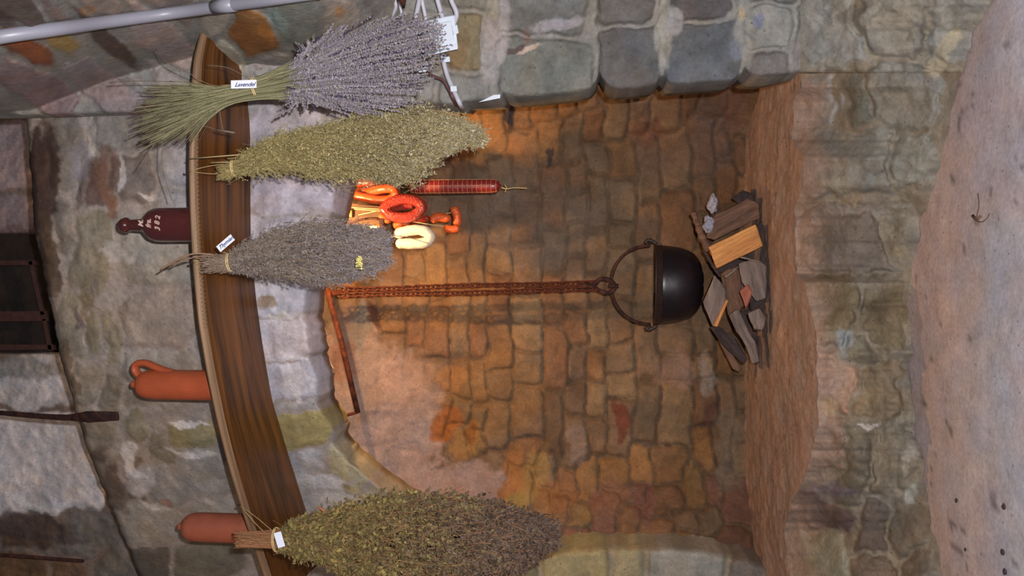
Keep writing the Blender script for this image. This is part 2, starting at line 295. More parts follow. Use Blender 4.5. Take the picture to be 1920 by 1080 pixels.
right_blobs = [
 (930, 70, 26, 90, 8, (168, 160, 156), 0.75, 0.7), (925, 20, 14, 20, 0, (150, 146, 120), 0.5, 0.4), (985, 72, 8, 16, 0, (140, 108, 92), 0.5, 0), (990, 92, 24, 5, -20, (202, 180, 164), 0.8, 0.2), (1050, 45, 54, 14, -6, (158, 154, 158), 0.75, 0.7), (965, 95, 18, 5, -25, (92, 72, 68), 0.8, 0),
 (1247, 50, 17, 90, 3, (150, 148, 138), 0.85, 0.7), (1268, 40, 18, 26, 0, (146, 146, 146), 0.9, 0.6), (1395, 60, 16, 80, 0, (140, 140, 134), 0.85, 0.7), (1392, 26, 8, 12, 0, (176, 156, 118), 0.7, 0.2), (1422, 38, 8, 12, 0, (110, 118, 150), 0.6, 0.2), (1380, 95, 12, 20, 0, (116, 124, 138), 0.6, 0.3),
 (1518, 60, 8, 40, 10, (160, 158, 150), 0.6, 0.3), (1600, 60, 20, 50, -30, (96, 90, 84), 0.7, 0), (1500, 110, 20, 34, 0, (128, 122, 120), 0.6, 0.6), (1545, 80, 12, 12, 0, (90, 82, 84), 0.6, 0), (860, 90, 20, 50, 10, (112, 90, 62), 0.6, 0.2),
 (497, 62, 12, 26, -30, (178, 122, 60), 0.8, 0), (455, 60, 18, 22, 0, (128, 84, 46), 0.7, 0), (520, 40, 14, 40, -30, (140, 166, 156), 0.4, 0.2), (165, 18, 14, 12, 0, (170, 120, 60), 0.5, 0), (60, 95, 44, 18, 40, (148, 86, 52), 0.7, 0.1), (640, 22, 14, 14, 0, (176, 132, 80), 0.7, 0.1),
 (720, 165, 60, 30, 10, (178, 172, 170), 0.6, 0.7), (300, 190, 60, 20, 20, (150, 146, 150), 0.5, 0.5), (10, 40, 30, 14, 30, (72, 52, 44), 0.7, 0.1)]
pxs = np.arange(-320, 1504, 3.0); nm = 165; t = np.linspace(0, 1, nm)
E0 = interp(pxs, edge); PY = E0[:, None] + (-300 - E0)[:, None] * t[None]; PX = np.repeat(pxs[:, None], nm, 1)
dome, solid, C = stone_field(PX, PY, right_seeds, (136, 134, 128), warp=9, joint=4.5, p=6, seed=8, jit=0.04, puff=2.0)
C, dome = blobs(PX, PY, C, dome, right_blobs, 51, warp=10)
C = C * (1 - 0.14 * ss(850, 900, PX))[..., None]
Yb = Yright(PX, PY); op = ss(780, 800, pxs)[:, None]
lip = np.clip(1 - (E0[:, None] - PY) / 7, 0, 1) * op
H = 0.015 * dome + 0.012 * fbm(PX / 60, PY / 60, 140, 4) + 0.004 * fbm(PX / 12, PY / 12, 144, 3)
P = W(PX, PY, Yb - H + 0.016 * lip ** 2)
r1 = P[:, :1] + np.array([[0.004, 0.10, 0]]); r2 = P[:, :1] + np.array([[0.03, 0.24, 0]]); r3 = P[:, :1] + np.array([[0.35, 0.25, 0]])
k = (PX[:, :1] > 780)[..., None]
r1 = np.where(k, r1, P[:, :1] + [0.0, 0.03, 0]); r2 = np.where(k, r2, P[:, :1] + [0.0, 0.05, 0]); r3 = np.where(k, r3, P[:, :1] + [0.0, 0.06, 0])
P = np.concatenate([r3, r2, r1, P], 1); C = np.concatenate([C[:, :1]] * 3 + [C], 1)
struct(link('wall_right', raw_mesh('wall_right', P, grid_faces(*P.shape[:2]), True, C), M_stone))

# ------------------------------------------------------------------ back wall of the hearth
joints = [430, 480, 530, 580, 628, 668, 712, 758, 803, 845, 882, 915, 960, 1015, 1062, 1100, 1140, 1192, 1237, 1300, 1342, 1380, 1440]
palette = [(138, 112, 86), (130, 104, 80), (146, 120, 90), (128, 104, 82), (132, 100, 74), (124, 104, 82), (140, 108, 76), (132, 110, 86)]
back_seeds = []
def shift(py): return -np.where(py > 800, (np.abs(py - 800) / 250.0) ** 1.4 * 55, 0) - np.where(py < 300, (300 - np.minimum(py, 300)) / 170.0 * 26, 0)
for a, b in zip(joints[:-1], joints[1:]):
    y = 60 + rng.uniform(0, 60)
    while y < 1130:
        L = rng.uniform(48, 125) * (1 if y < 780 else 0.8); c = palette[rng.randrange(len(palette))]
        if y > 800 and rng.random() < 0.5: c = rng.choice([(150, 114, 76), (146, 116, 78), (132, 100, 78), (142, 106, 76)])
        if y > 850 and a > 1050 and rng.random() < 0.6: c = rng.choice([(130, 96, 80), (140, 106, 78), (124, 100, 86)])
        cy = y + L / 2; back_seeds.append(((a + b) / 2 + float(shift(np.array(cy))), cy, (b - a) / 2 * rng.uniform(0.86, 1.14), L / 2, -10 if cy > 830 else rng.uniform(-3, 3) + (8 if cy < 280 else 0), c)); y += L
back_blobs = [
 (890, 240, 55, 60, 0, (176, 128, 74), 0.6, 0.1), (985, 250, 60, 55, 0, (160, 116, 72), 0.5, 0.1), (820, 235, 50, 40, 0, (182, 126, 66), 0.6, 0.1), (840, 560, 90, 60, 0, (150, 110, 66), 0.4, 0.1), (930, 740, 90, 80, 0, (142, 108, 66), 0.4, 0.0),  # first three tan patches deepen the lamp's orange glow through the stone colour
 (720, 800, 110, 150, -10, (158, 140, 134), 0.92, 0.9), (660, 700, 60, 110, 0, (138, 120, 108), 0.8, 0.7), (850, 920, 110, 46, -12, (152, 132, 126), 0.85, 0.85), (780, 720, 60, 60, 0, (148, 124, 108), 0.6, 0.7), (770, 960, 90, 50, 0, (146, 130, 124), 0.8, 0.8),
 (645, 630, 26, 60, 0, (108, 92, 84), 0.6, 0.4), (672, 610, 18, 50, 10, (112, 110, 104), 0.7, 0.3), (697, 592, 12, 26, -12, (78, 54, 44), 0.9, 0.1), (640, 680, 30, 34, 20, (122, 88, 74), 0.6, 0.3),
 (836, 795, 36, 26, -55, (146, 92, 48), 0.9, 0.0), (846, 706, 28, 26, 0, (150, 108, 66), 0.7, 0.0), (873, 832, 26, 40, 25, (150, 112, 66), 0.9, 0.0), (886, 812, 10, 22, 0, (128, 84, 44), 0.8, 0),
 (1163, 795, 13, 40, 0, (110, 64, 50), 0.9, 0.0), (1080, 832, 17, 38, 0, (138, 116, 100), 0.9, 0.0), (1215, 248, 24, 30, 0, (96, 62, 54), 0.8, 0.0), (955, 215, 8, 34, -25, (62, 60, 64), 0.9, 0.1), (1030, 290, 5, 22, 0, (60, 58, 60), 0.8, 0.1),
 (1048, 930, 34, 34, 0, (140, 100, 66), 0.9, 0.0), (1140, 930, 34, 34, 0, (126, 92, 70), 0.85, 0.0), (1210, 940, 26, 40, 0, (116, 82, 70), 0.85, 0.0), (1000, 900, 26, 60, 18, (152, 122, 74), 0.8, 0.0), (960, 890, 17, 54, 14, (150, 106, 64), 0.8, 0), (965, 950, 16, 26, 20, (132, 118, 66), 0.7, 0), (1325, 700, 16, 40, 0, (140, 128, 116), 0.7, 0.3),
 (1330, 780, 16, 20, 0, (84, 60, 52), 0.8, 0.1), (1265, 690, 34, 40, 0, (136, 110, 94), 0.8, 0.5), (1370, 850, 30, 80, 0, (112, 100, 86), 0.7, 0.6), (1370, 200, 26, 60, 0, (110, 84, 72), 0.7, 0.6), (1330, 260, 40, 80, 0, (96, 80, 74), 0.5, 0.5), (1240, 260, 60, 90, 0, (108, 84, 66), 0.5, 0.4),
 (815, 500, 26, 40, 0, (150, 118, 76), 0.5, 0.3), (1010, 420, 120, 90, 0, (112, 100, 90), 0.45, 0.3), (900, 380, 100, 60, 0, (100, 92, 84), 0.5, 0.3), (1345, 400, 10, 20, 0, (84, 60, 52), 0.4, 0)]  # the two large grey patches paint in the shadow behind the sausages
pxs = np.arange(380, 1441, 3.0); pyy = np.arange(60, 1141, 3.0)
PX, PY = np.meshgrid(pxs, pyy, indexing='ij')
dome, solid, C = stone_field(PX, PY, back_seeds, (110, 90, 70), warp=11, wscale=50, joint=1.7, p=6, seed=15, jit=0.10, reach=1.3, puff=3)
C = C * (1 + 0.28 * fbm(PX / 90, PY / 60, 777, 5))[..., None]
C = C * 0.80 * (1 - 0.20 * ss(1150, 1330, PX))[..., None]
C, dome = blobs(PX, PY, C, dome, back_blobs, 71, warp=16)
def Yback(PX, PY):
    return 3.22 - 0.42 * ss(300, 80, PY) - 0.22 * ss(860, 1060, PY) - 0.03 * ss(900, 600, PX) - 0.10 * ss(850, 600, PX) * ss(560, 800, PY)
H = 0.016 * dome + 0.022 * fbm(PX / 75, PY / 75, 240, 4) + 0.006 * fbm(PX / 14, PY / 14, 244, 3)
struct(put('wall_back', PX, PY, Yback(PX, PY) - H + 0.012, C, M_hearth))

# left pier beside the hearth opening
ledge = [(900, 1078), (950, 1052), (1000, 1040), (1060, 1026), (1160, 1022), (1260, 1022), (1330, 1030), (1400, 1045), (1470, 1068)]
pxs = np.arange(900, 1502, 3.0); nm = 40; t = np.linspace(0, 1, nm)
E0 = interp(pxs, ledge) + 3 * fbm(pxs / 20, pxs * 0, 5, 3); PY = E0[:, None] + (1170 - E0)[:, None] * t; PX = np.repeat(pxs[:, None], nm, 1)
pseeds = [(960, 1080, 50, 60, 0, (128, 122, 96)), (1080, 1080, 66, 60, 0, (150, 142, 108)), (1180, 1080, 34, 60, 0, (144, 138, 112)), (1290, 1085, 74, 60, 3, (142, 140, 130)), (1410, 1090, 46, 60, 3, (124, 116, 108)), (1490, 1090, 40, 60, 0, (112, 98, 88))]
dome, solid, C = stone_field(PX, PY, pseeds, (150, 140, 120), warp=6, joint=4, p=5, seed=25)
lip = np.clip(1 - (PY - E0[:, None]) / 16, 0, 1)
P = W(PX, PY, 2.86 - 0.02 * dome - 0.01 * fbm(PX / 40, PY / 40, 9, 3) + 0.05 * lip ** 2)
P = np.concatenate([P[:, :1] + [[0, 0.3, 0]], P], 1); C = np.concatenate([C[:, :1], C], 1)
struct(link('wall_left', raw_mesh('wall_left', P, grid_faces(*P.shape[:2]), True, C), M_stone))

# ------------------------------------------------------------------ upper wall behind the canopy, with the barred niche
pxs = np.arange(-330, 330, 3.0); pyy = np.arange(60, 1180, 3.0)
PX, PY = np.meshgrid(pxs, pyy, indexing='ij')
useeds = [(20, 300, 60, 70, 0, (150, 140, 146)), (20, 400, 60, 40, 0, (142, 132, 138)), (60, 560, 90, 110, 0, (70, 62, 58)), (60, 720, 120, 60, 0, (196, 196, 202)), (60, 870, 130, 110, 0, (204, 204, 210)), (60, 1000, 60, 40, 0, (92, 76, 66)), (150, 1010, 60, 50, 0, (110, 108, 104)), (40, 1080, 50, 50, 0, (98, 78, 60)), (130, 1090, 50, 50, 0, (104, 84, 68)), (230, 1060, 60, 60, 0, (112, 108, 102)), (200, 700, 60, 90, 0, (120, 118, 114))]
dome, solid, C = stone_field(PX, PY, useeds, (118, 108, 102), warp=18, joint=6, p=3, seed=35)
ublobs = [(30, 690, 90, 22, 0, (120, 120, 116), 0.7, 0.3), (60, 990, 130, 26, 8, (76, 66, 64), 0.85, 0.3), (190, 990, 60, 36, 20, (112, 110, 108), 0.7, 0.4), (30, 430, 60, 8, 0, (110, 94, 94), 0.7, 0), (40, 860, 90, 70, 0, (208, 208, 216), 0.5, 0.6)]
C, dome = blobs(PX, PY, C, dome, ublobs, 81)
win = ss(436, 444, PY) * ss(664, 656, PY) * ss(150, 140, PX)
rough_ = 0.012 * dome + 0.02 * fbm(PX / 60, PY / 60, 33, 4) + 0.006 * fbm(PX / 12, PY / 12, 34, 3)
C = C * (1 - 0 * win[..., None])
struct(put('wall_rear', PX, PY, 3.12 - rough_ * (1 - win) + 0.22 * win, C, M_stone))

# ------------------------------------------------------------------ hearth slab and stone base
edge_h = [(0, 1490), (110, 1495), (136, 1500), (160, 1502), (190, 1490), (262, 1486), (300, 1508), (350, 1504), (395, 1490), (512, 1492), (530, 1508), (600, 1526), (660, 1532), (800, 1534), (880, 1515), (950, 1482), (1000, 1470), (1060, 1478), (1160, 1490)]
floor_l = [(-60, 1872), (0, 1852), (60, 1822), (120, 1800), (200, 1780), (300, 1758), (400, 1722), (500, 1702), (600, 1698), (700, 1700), (800, 1708), (870, 1720), (950, 1735), (1080, 1758), (1170, 1772)]
pyy = np.arange(-80, 1171, 3.0); nm = 110; t = np.linspace(0, 1, nm)
E0 = interp(pyy, edge_h) + 4 * fbm(pyy / 18, pyy * 0, 45, 3); E1 = interp(pyy, floor_l) + 8 * fbm(pyy / 30, pyy * 0, 46, 3) + 8
PX = E0[:, None] + (E1 - E0)[:, None] * t; PY = np.repeat(pyy[:, None], nm, 1)
bseeds = [(1560, 60, 60, 80, -20, (134, 132, 124)), (1680, 40, 70, 80, -10, (124, 120, 110)), (1790, 40, 60, 80, 0, (120, 118, 110)), (1540, 190, 42, 50, 0, (140, 138, 134)), (1600, 200, 30, 60, -8, (106, 104, 92)), (1690, 180, 70, 60, 0, (122, 120, 112)),
 (1590, 300, 90, 70, 0, (114, 112, 104)), (1710, 290, 50, 50, -10, (124, 122, 112)), (1600, 455, 96, 62, 2, (108, 100, 92)), (1690, 440, 40, 60, -20, (118, 112, 100)), (1560, 590, 70, 66, 0, (106, 96, 74)), (1650, 590, 50, 70, 0, (112, 102, 82)),
 (1560, 710, 60, 70, 0, (146, 122, 104)), (1650, 740, 46, 52, 0, (128, 114, 92)), (1610, 650, 40, 40, 0, (112, 108, 94)), (1540, 830, 50, 50, 0, (128, 110, 96)), (1600, 880, 34, 70, 12, (104, 98, 86)), (1680, 860, 50, 60, 0, (112, 104, 90)), (1545, 965, 60, 26, 22, (84, 70, 66)), (1640, 980, 30, 60, 0, (92, 82, 74)), (1700, 980, 34, 70, 0, (110, 102, 90)),  # the darkest stone here paints the shade of a recess in the base
 (1520, 1050, 70, 50, 0, (132, 130, 112)), (1640, 1090, 50, 50, 0, (108, 96, 84)), (1720, 1090, 40, 50, 0, (106, 98, 88))]
dome, solid, C = stone_field(PX, PY, bseeds, (122, 114, 100), warp=24, wscale=40, joint=4, p=3.2, seed=55, jit=0.1)
bblobs = [(1478, 460, 16, 70, 4, (150, 148, 144), 0.9, 0.4), (1525, 720, 40, 100, 0, (152, 124, 106), 0.8, 0.7), (1545, 760, 26, 20, 10, (158, 142, 98), 0.6, 0.2), (1585, 635, 12, 26, 0, (128, 134, 136), 0.7, 0.3), (1630, 800, 22, 4, 5, (196, 194, 190), 0.8, 0.1), (1700, 860, 12, 40, 10, (150, 142, 130), 0.6, 0.2), (1715, 930, 12, 20, 10, (150, 148, 136), 0.8, 0.2),
 (1560, 920, 46, 12, 10, (104, 96, 108), 0.7, 0.2), (1500, 230, 18, 50, 0, (148, 140, 134), 0.7, 0.5), (1545, 340, 50, 12, 0, (138, 138, 130), 0.5, 0.2), (1770, 100, 16, 50, 40, (160, 148, 120), 0.6, 0.2), (1605, 20, 50, 12, -40, (100, 94, 86), 0.6, 0.1), (1690, 470, 14, 10, 0, (140, 130, 108), 0.8, 0.1),
 (1740, 560, 30, 80, 0, (140, 124, 116), 0.5, 0.5), (1650, 530, 100, 14, 0, (128, 120, 106), 0.5, 0.4), (1620, 395, 80, 8, 0, (142, 136, 128), 0.5, 0.2), (1560, 560, 30, 60, 0, (92, 80, 60), 0.5, 0), (1620, 590, 40, 30, 0, (96, 82, 64), 0.5, 0)]
C, dome = blobs(PX, PY, C, dome, bblobs, 91, warp=18)
w = (ss(0.30, 0.02, t[None] + 0.16 * fbm(PX / 30, PY / 30, 96, 4)) * ss(130, 160, PY))[..., None] * 0.8; C = C * (1 - w) + lin((146, 124, 110)) * w
yt = np.where(pyy < 136, 2.10 - 0.05 * ss(136, -60, pyy), Yz(E0, HZ)); yf = Yz(E1, 0.0)
Yl = yt[:, None] * (1 - t) + yf[:, None] * t - 0.05 * np.sin(math.pi * t) ** 0.7 * ss(0.4, 0, np.abs(0.45 - t))
H = (0.016 * dome + 0.03 * fbm(PX / 70, PY / 70, 340, 4) + 0.006 * fbm(PX / 13, PY / 13, 344, 3)) * np.minimum(1, np.minimum(t * 8, (1 - t) * 8))
P = W(PX, PY, Yl - H)
struct(link('trim_1', raw_mesh('trim_1', P, grid_faces(*P.shape[:2]), True, C), M_stone))

# hearth surface: level slab from the front edge to the back wall
n2 = 90; s = np.linspace(0, 1, n2)
xs = np.linspace(-1.3, 0.95, 330)
Pt = W(E0, pyy, np.where(pyy < 136, Yz(1500, HZ), Yz(E0, HZ)))
yfront = np.interp(xs, Pt[::-1, 0], Pt[::-1, 1])
Xg = np.repeat(xs[:, None], n2, 1); Yg = yfront[:, None] + (3.36 - yfront)[:, None] * s
edge_fall = ss(0.05, 0.0, s)[None] * 0.0
Zg = HZ + 0.010 * fbm(Xg * 7, Yg * 7, 400, 4) * ss(0, 0.1, s) + 0.004 * fbm(Xg * 40, Yg * 40, 401, 3) - edge_fall
C = lin((158, 134, 120)) * (1 + 0.22 * fbm(Xg * 6, Yg * 12, 402, 5))[..., None]
w = ss(0.0, 0.35, fbm(Xg * 5, Yg * 9, 410, 4))[..., None]; C = C * (1 - 0.5 * w) + lin((148, 134, 124)) * 0.5 * w
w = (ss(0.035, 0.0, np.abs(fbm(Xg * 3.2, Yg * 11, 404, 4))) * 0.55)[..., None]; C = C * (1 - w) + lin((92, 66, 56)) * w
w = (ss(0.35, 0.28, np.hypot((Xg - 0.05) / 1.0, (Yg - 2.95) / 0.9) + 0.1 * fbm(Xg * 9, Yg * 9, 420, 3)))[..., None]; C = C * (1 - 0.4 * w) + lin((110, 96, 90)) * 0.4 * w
o = link('trim_2', raw_mesh('trim_2', np.stack([Xg, Yg, Zg], -1), grid_faces(*Xg.shape), True, C), M_hearth); struct(o)

# ------------------------------------------------------------------ floor
xs = np.linspace(-1.9, 1.5, 260); ysf = np.linspace(-0.6, 2.3, 230)
Xg, Yg = np.meshgrid(xs, ysf, indexing='ij')
Zg = 0.008 * fbm(Xg * 4, Yg * 4, 500, 4) - 0.002
C = lin((174, 165, 169)) * (1 + 0.09 * fbm(Xg * 3, Yg * 8, 501, 5))[..., None]
w = ss(-0.1, 0.4, fbm(Xg * 4, Yg * 5, 505, 4))[..., None]; C = C * (1 - 0.6 * w) + lin((166, 168, 172)) * 0.6 * w
w = ss(1.62, 2.0, Yg + 0.1 * fbm(Xg * 6, Yg * 6, 507, 4))[..., None]; C = C * (1 - 0.8 * w) + lin((166, 146, 140)) * 0.8 * w
w = (ss(0.50, 0.62, fbm(Xg * 34, Yg * 34, 509, 3)) * 0.6)[..., None]; C = C * (1 - w) + lin((70, 62, 62)) * w
struct(link('floor', raw_mesh('floor', np.stack([Xg, Yg, Zg], -1), grid_faces(*Xg.shape), True, C), M_floor))

# ================================================================== THINGS
M_rust = simple('rusty_iron', (112, 58, 38), 0.85, 0.2, 0.3, (0.6, 1.4), 60, 0.5, 160, rgb2=(74, 40, 30))
M_drust = simple('dark_rusty_iron', (76, 46, 38), 0.8, 0.2, 0.3, (0.6, 1.4), 60, 0.5, 120, rgb2=(48, 32, 30))
M_iron = simple('sooty_cast_iron', (24, 19, 24), 0.36, 0.0, 0.5, (0.7, 1.3), 60, 0.05, 60)
M_irim = simple('brown_cast_iron', (50, 36, 32), 0.5, 0.0, 0.45, (0.7, 1.3), 60, 0.25, 140)
M_white = simple('white_plastic', (205, 214, 224), 0.4, 0, 0.5, (0.95, 1.05), 20)
M_pipe = simple('grey_plastic_pipe', (132, 132, 142), 0.4, 0, 0.5, (0.95, 1.05), 15)
M_cable = simple('pale_cable', (178, 178, 186), 0.5, 0, 0.5, (0.9, 1.1), 60)
M_bcable = simple('brown_cable', (92, 62, 62), 0.5, 0, 0.5, (0.9, 1.1), 60)
M_card = simple('white_card', (220, 224, 236), 0.6, 0, 0.3, (0.97, 1.03), 60)
M_ink = simple('blue_ink', (40, 46, 92), 0.6, 0, 0.3, (0.9, 1.1), 60)
M_scr = simple('scratched_lettering', (196, 164, 150), 0.7, 0, 0.3, (0.9, 1.1), 60)
M_terra = simple('terracotta', (166, 80, 48), 0.42, 0, 0.4, (0.88, 1.1), 25, 0.1, 90)
M_terra2 = simple('dull_terracotta', (150, 82, 60), 0.6, 0, 0.35, (0.86, 1.1), 25, 0.1, 90)
M_brown = simple('brown_glazed_stoneware', (74, 32, 32), 0.16, 0, 0.55, (0.85, 1.15), 20, coat=0.6)
M_string = simple('pale_string', (214, 188, 130), 0.8, 0, 0.3, (0.85, 1.15), 200)
M_net = simple('string_net', (196, 150, 110), 0.8, 0, 0.3, (0.85, 1.15), 200)
M_sal = simple('dark_red_sausage', (128, 36, 34), 0.32, 0, 0.5, (0.7, 1.3), 70, 0.25, 160, coat=0.3)
M_sred = simple('smoked_red_sausage', (148, 34, 12), 0.2, 0, 0.55, (0.7, 1.3), 60, 0.9, 190, coat=0.5)
M_sora = simple('orange_sausage', (204, 86, 42), 0.35, 0, 0.5, (0.8, 1.15), 60, 0.2, 130, coat=0.2)
M_sor2 = simple('red_orange_sausage', (186, 54, 18), 0.22, 0, 0.5, (0.8, 1.15), 60, 0.25, 130, coat=0.4)
M_frank = simple('small_smoked_sausage', (196, 88, 40), 0.4, 0, 0.4, (0.85, 1.12), 60, 0.1, 150)
M_swhite = simple('white_mould_sausage', (226, 212, 186), 0.8, 0, 0.3, (0.85, 1.06), 90, 0.35, 130)
M_ash = simple('pale_lump', (160, 156, 166), 0.9, 0, 0.2, (0.75, 1.2), 60, 0.5, 90)
M_shelf = wood('waxed_brown_board', (42, 23, 9), (142, 88, 36), 0.36, (1.3, 22, 22), 0.25, (0.32, 0.72))
M_shelfedge = wood('worn_board_edge', (96, 70, 50), (158, 128, 98), 0.6, (1.5, 60, 60), 0.4)
M_wfresh = wood('fresh_split_wood', (166, 104, 56), (222, 160, 92), 0.7, (6, 60, 60), 0.3)
M_wgrey = wood('weathered_wood', (84, 72, 66), (138, 122, 112), 0.8, (6, 60, 60), 0.3)
M_wbrown = wood('brown_firewood', (76, 54, 44), (130, 98, 78), 0.8, (6, 60, 60), 0.3)
M_wdark = wood('charred_wood', (40, 32, 32), (80, 64, 62), 0.8, (6, 60, 60), 0.3)
M_beam = wood('old_hanging_board', (46, 30, 14), (92, 64, 34), 0.6, (5, 50, 50), 0.3)
M_frame = simple('dark_frame_wood', (70, 48, 46), 0.8, 0, 0.3, (0.7, 1.3), 40, 0.3)
M_brass = simple('old_brass', (190, 150, 70), 0.35, 0.6, 0.5, (0.8, 1.2), 60)
M_herb = vcol('dried_herb', 0.85, (0.75, 1.25), 240, 0.2)

def npts(p): return np.array([list(q) for q in p], float)
def frames(P):
    T = np.gradient(P, axis=0); T /= np.linalg.norm(T, axis=1)[:, None] + 1e-12
    up = np.array([0.31, 0.87, 0.21]); n = np.cross(T[0], up); n /= np.linalg.norm(n) + 1e-12
    Ns = []
    for k in range(len(P)):
        n = n - T[k] * n.dot(T[k]); n /= np.linalg.norm(n) + 1e-12; Ns.append(n.copy())
    N = np.array(Ns); return T, N, np.cross(T, N)
def tube(P, r, seg=12, closed=False, flat=1.0, cap=True):
    """returns vertices, quads of a tube along P with radius r (number or list)"""
    P = np.asarray(P, float); n = len(P); r = np.broadcast_to(r, (n,)).astype(float)
    if closed: 
        T = np.roll(P, -1, 0) - np.roll(P, 1, 0); T /= np.linalg.norm(T, axis=1)[:, None]
        N = np.cross(T, np.array([0, 1.0, 0])); N /= np.linalg.norm(N, axis=1)[:, None]; B = np.cross(T, N)
    else: T, N, B = frames(P)
    a = np.linspace(0, 2 * math.pi, seg, endpoint=False)
    V = P[:, None] + r[:, None, None] * (np.cos(a)[None, :, None] * N[:, None] + flat * np.sin(a)[None, :, None] * B[:, None])
    if closed:
        V = np.concatenate([V, V[:1]], 0)
    elif cap:
        V = np.concatenate([P[:1, None] + 0 * V[:1] + (V[:1] - P[:1, None]) * 0.02, V, P[-1:, None] + (V[-1:] - P[-1:, None]) * 0.02], 0)
    Fq = grid_faces(V.shape[0], seg, True)
    return V.reshape(-1, 3), Fq
def merge(parts):
    Vs, Fs, o = [], [], 0
    for v, f in parts: Vs.append(v); Fs.append(f + o); o += len(v)
    return np.concatenate(Vs), np.concatenate(Fs)
def smooth_path(P, n=40, closed=False):
    """Catmull-Rom through the points"""
    P = np.asarray(P, float); m_ = len(P)
    if closed: Q = np.concatenate([P[-1:], P, P[:2]])
    else: Q = np.concatenate([2 * P[:1] - P[1:2], P, 2 * P[-1:] - P[-2:-1]])
    segs = m_ if closed else m_ - 1; out = []
    for tt in np.linspace(0, segs, n, endpoint=not closed):
        i = min(int(tt), segs - 1); u = tt - i; p0, p1, p2, p3 = Q[i:i + 4]
        out.append(0.5 * ((2 * p1) + (-p0 + p2) * u + (2 * p0 - 5 * p1 + 4 * p2 - p3) * u * u + (-p0 + 3 * p1 - 3 * p2 + p3) * u ** 3))
    return np.array(out)
def pth(pts):        # list of (px, py, Y)
    return np.array([W(a, b, c) for a, b, c in pts])
def thing_mesh(name, parts, mat, parent=None, colr=None, extra=None, smooth=True, origin=None):
    V, Fq = parts if isinstance(parts, tuple) else merge(parts)
    if parent is None:
        o0 = np.array(origin if origin is not None else (V.min(0) + V.max(0)) / 2)
        if origin is None: o0[2] = V[:, 2].min()
        o = link(name, raw_mesh(name, V - o0, Fq, smooth, colr, extra), mat); o.location = Vector(o0.tolist()); return o
    o = link(name, raw_mesh(name, V, Fq, smooth, colr, extra), mat, parent)
    if parent.parent is not None: o.location = -Vector(parent.location) - Vector(parent.parent.location)
    elif parent.type == 'MESH': o.location = -Vector(parent.location)
    return o
def boxv(c, ax, ay, az):
    """box from its centre and three half-edge vectors"""
    c = np.array(c, float); ax, ay, az = [np.array(v, float) for v in (ax, ay, az)]
    V = np.array([c + sx * ax + sy * ay + sz * az for sx in (-1, 1) for sy in (-1, 1) for sz in (-1, 1)])
    return V, np.array([[0, 1, 3, 2], [4, 6, 7, 5], [0, 4, 5, 1], [2, 3, 7, 6], [0, 2, 6, 4], [1, 5, 7, 3]])
def bevel(o, w, seg=2):
    md = o.modifiers.new('bevel', 'BEVEL'); md.width = w; md.segments = seg; md.limit_method = 'ANGLE'; return o
def lathe(prof, base, axis=(0, 0, 1), seg=48):
    """profile [(radius, height)] turned round an axis from the point base"""
    A = np.array(axis, float); A /= np.linalg.norm(A); N = np.cross(A, [0, 1, 0]); N /= np.linalg.norm(N); B = np.cross(A, N)
    pr = np.array(prof, float); a = np.linspace(0, 2 * math.pi, seg, endpoint=False)
    V = np.array(base)[None, None] + pr[:, 1][:, None, None] * A + pr[:, 0][:, None, None] * (np.cos(a)[None, :, None] * N + np.sin(a)[None, :, None] * B)
    return V.reshape(-1, 3), grid_faces(len(pr), seg, True)
def rounded(prof, n=6):
    return smooth_path([(a, b, 0) for a, b in prof], len(prof) * n)[:, :2]

# ------------------------------------------------------------------ mantel shelf, a bowed board round the canopy
ZT = ZS + 0.024
fr = [(-20, 388), (60, 371), (110, 358), (200, 352), (300, 349), (400, 351), (500, 357), (600, 366), (700, 383), (790, 402), (880, 425), (960, 450), (1050, 480), (1100, 497), (1160, 520)]
yy = np.arange(-20, 1160, 6.0)
# smooth curves in the horizontal plane
fp = interp(yy, fr); Ff = W(yy * 0 + fp, yy, Yz(fp, ZT))
wp = interp(yy, shelf_wall) if True else 0; Fw = W(wp, yy, Yz(wp, ZS))
def resm(Q, n=160, xr=(-1.02, 0.70)):
    x = np.linspace(*xr, n); o_ = np.argsort(Q[:, 0]); y = np.interp(x, Q[o_, 0], Q[o_, 1])
    for _ in range(6): y = np.concatenate([y[:1], (y[:-2] + 2 * y[1:-1] + y[2:]) / 4, y[-1:]])
    return x, y
sx, fy = resm(Ff); _, wy = resm(Fw); wy = np.maximum(wy, fy + 0.12)
def shelf_front(x): return float(np.interp(x, sx, fy))
arc = np.concatenate([[0], np.cumsum(np.hypot(np.diff(sx), np.diff(fy)))])
rows = []
cs = [(1.0, 0.0), (0.66, 0.0), (0.33, 0.0), (0.16, 0.0), (0.05, 0.0), (0.0, 0.004), (-0.004, 0.010), (0.0, 0.017), (0.012, 0.019), (0.012, 0.0225), (0.03, 0.024), (0.5, 0.024), (1.0, 0.024)]
V = np.array([[(x, yf + (yw - yf) * k if k > 0.03 else yf + k, ZS + z) for k, z in cs] for x, yf, yw in zip(sx, fy, wy)])
G = np.array([[(s_, k * 0.3, z) for k, z in cs] for s_ in arc])
shelf = thing_mesh('mantel_shelf', (V.reshape(-1, 3), grid_faces(*V.shape[:2])), M_shelf, extra=G)
tag(shelf, 'long bowed brown wooden mantel board running round the stone canopy', 'shelf')
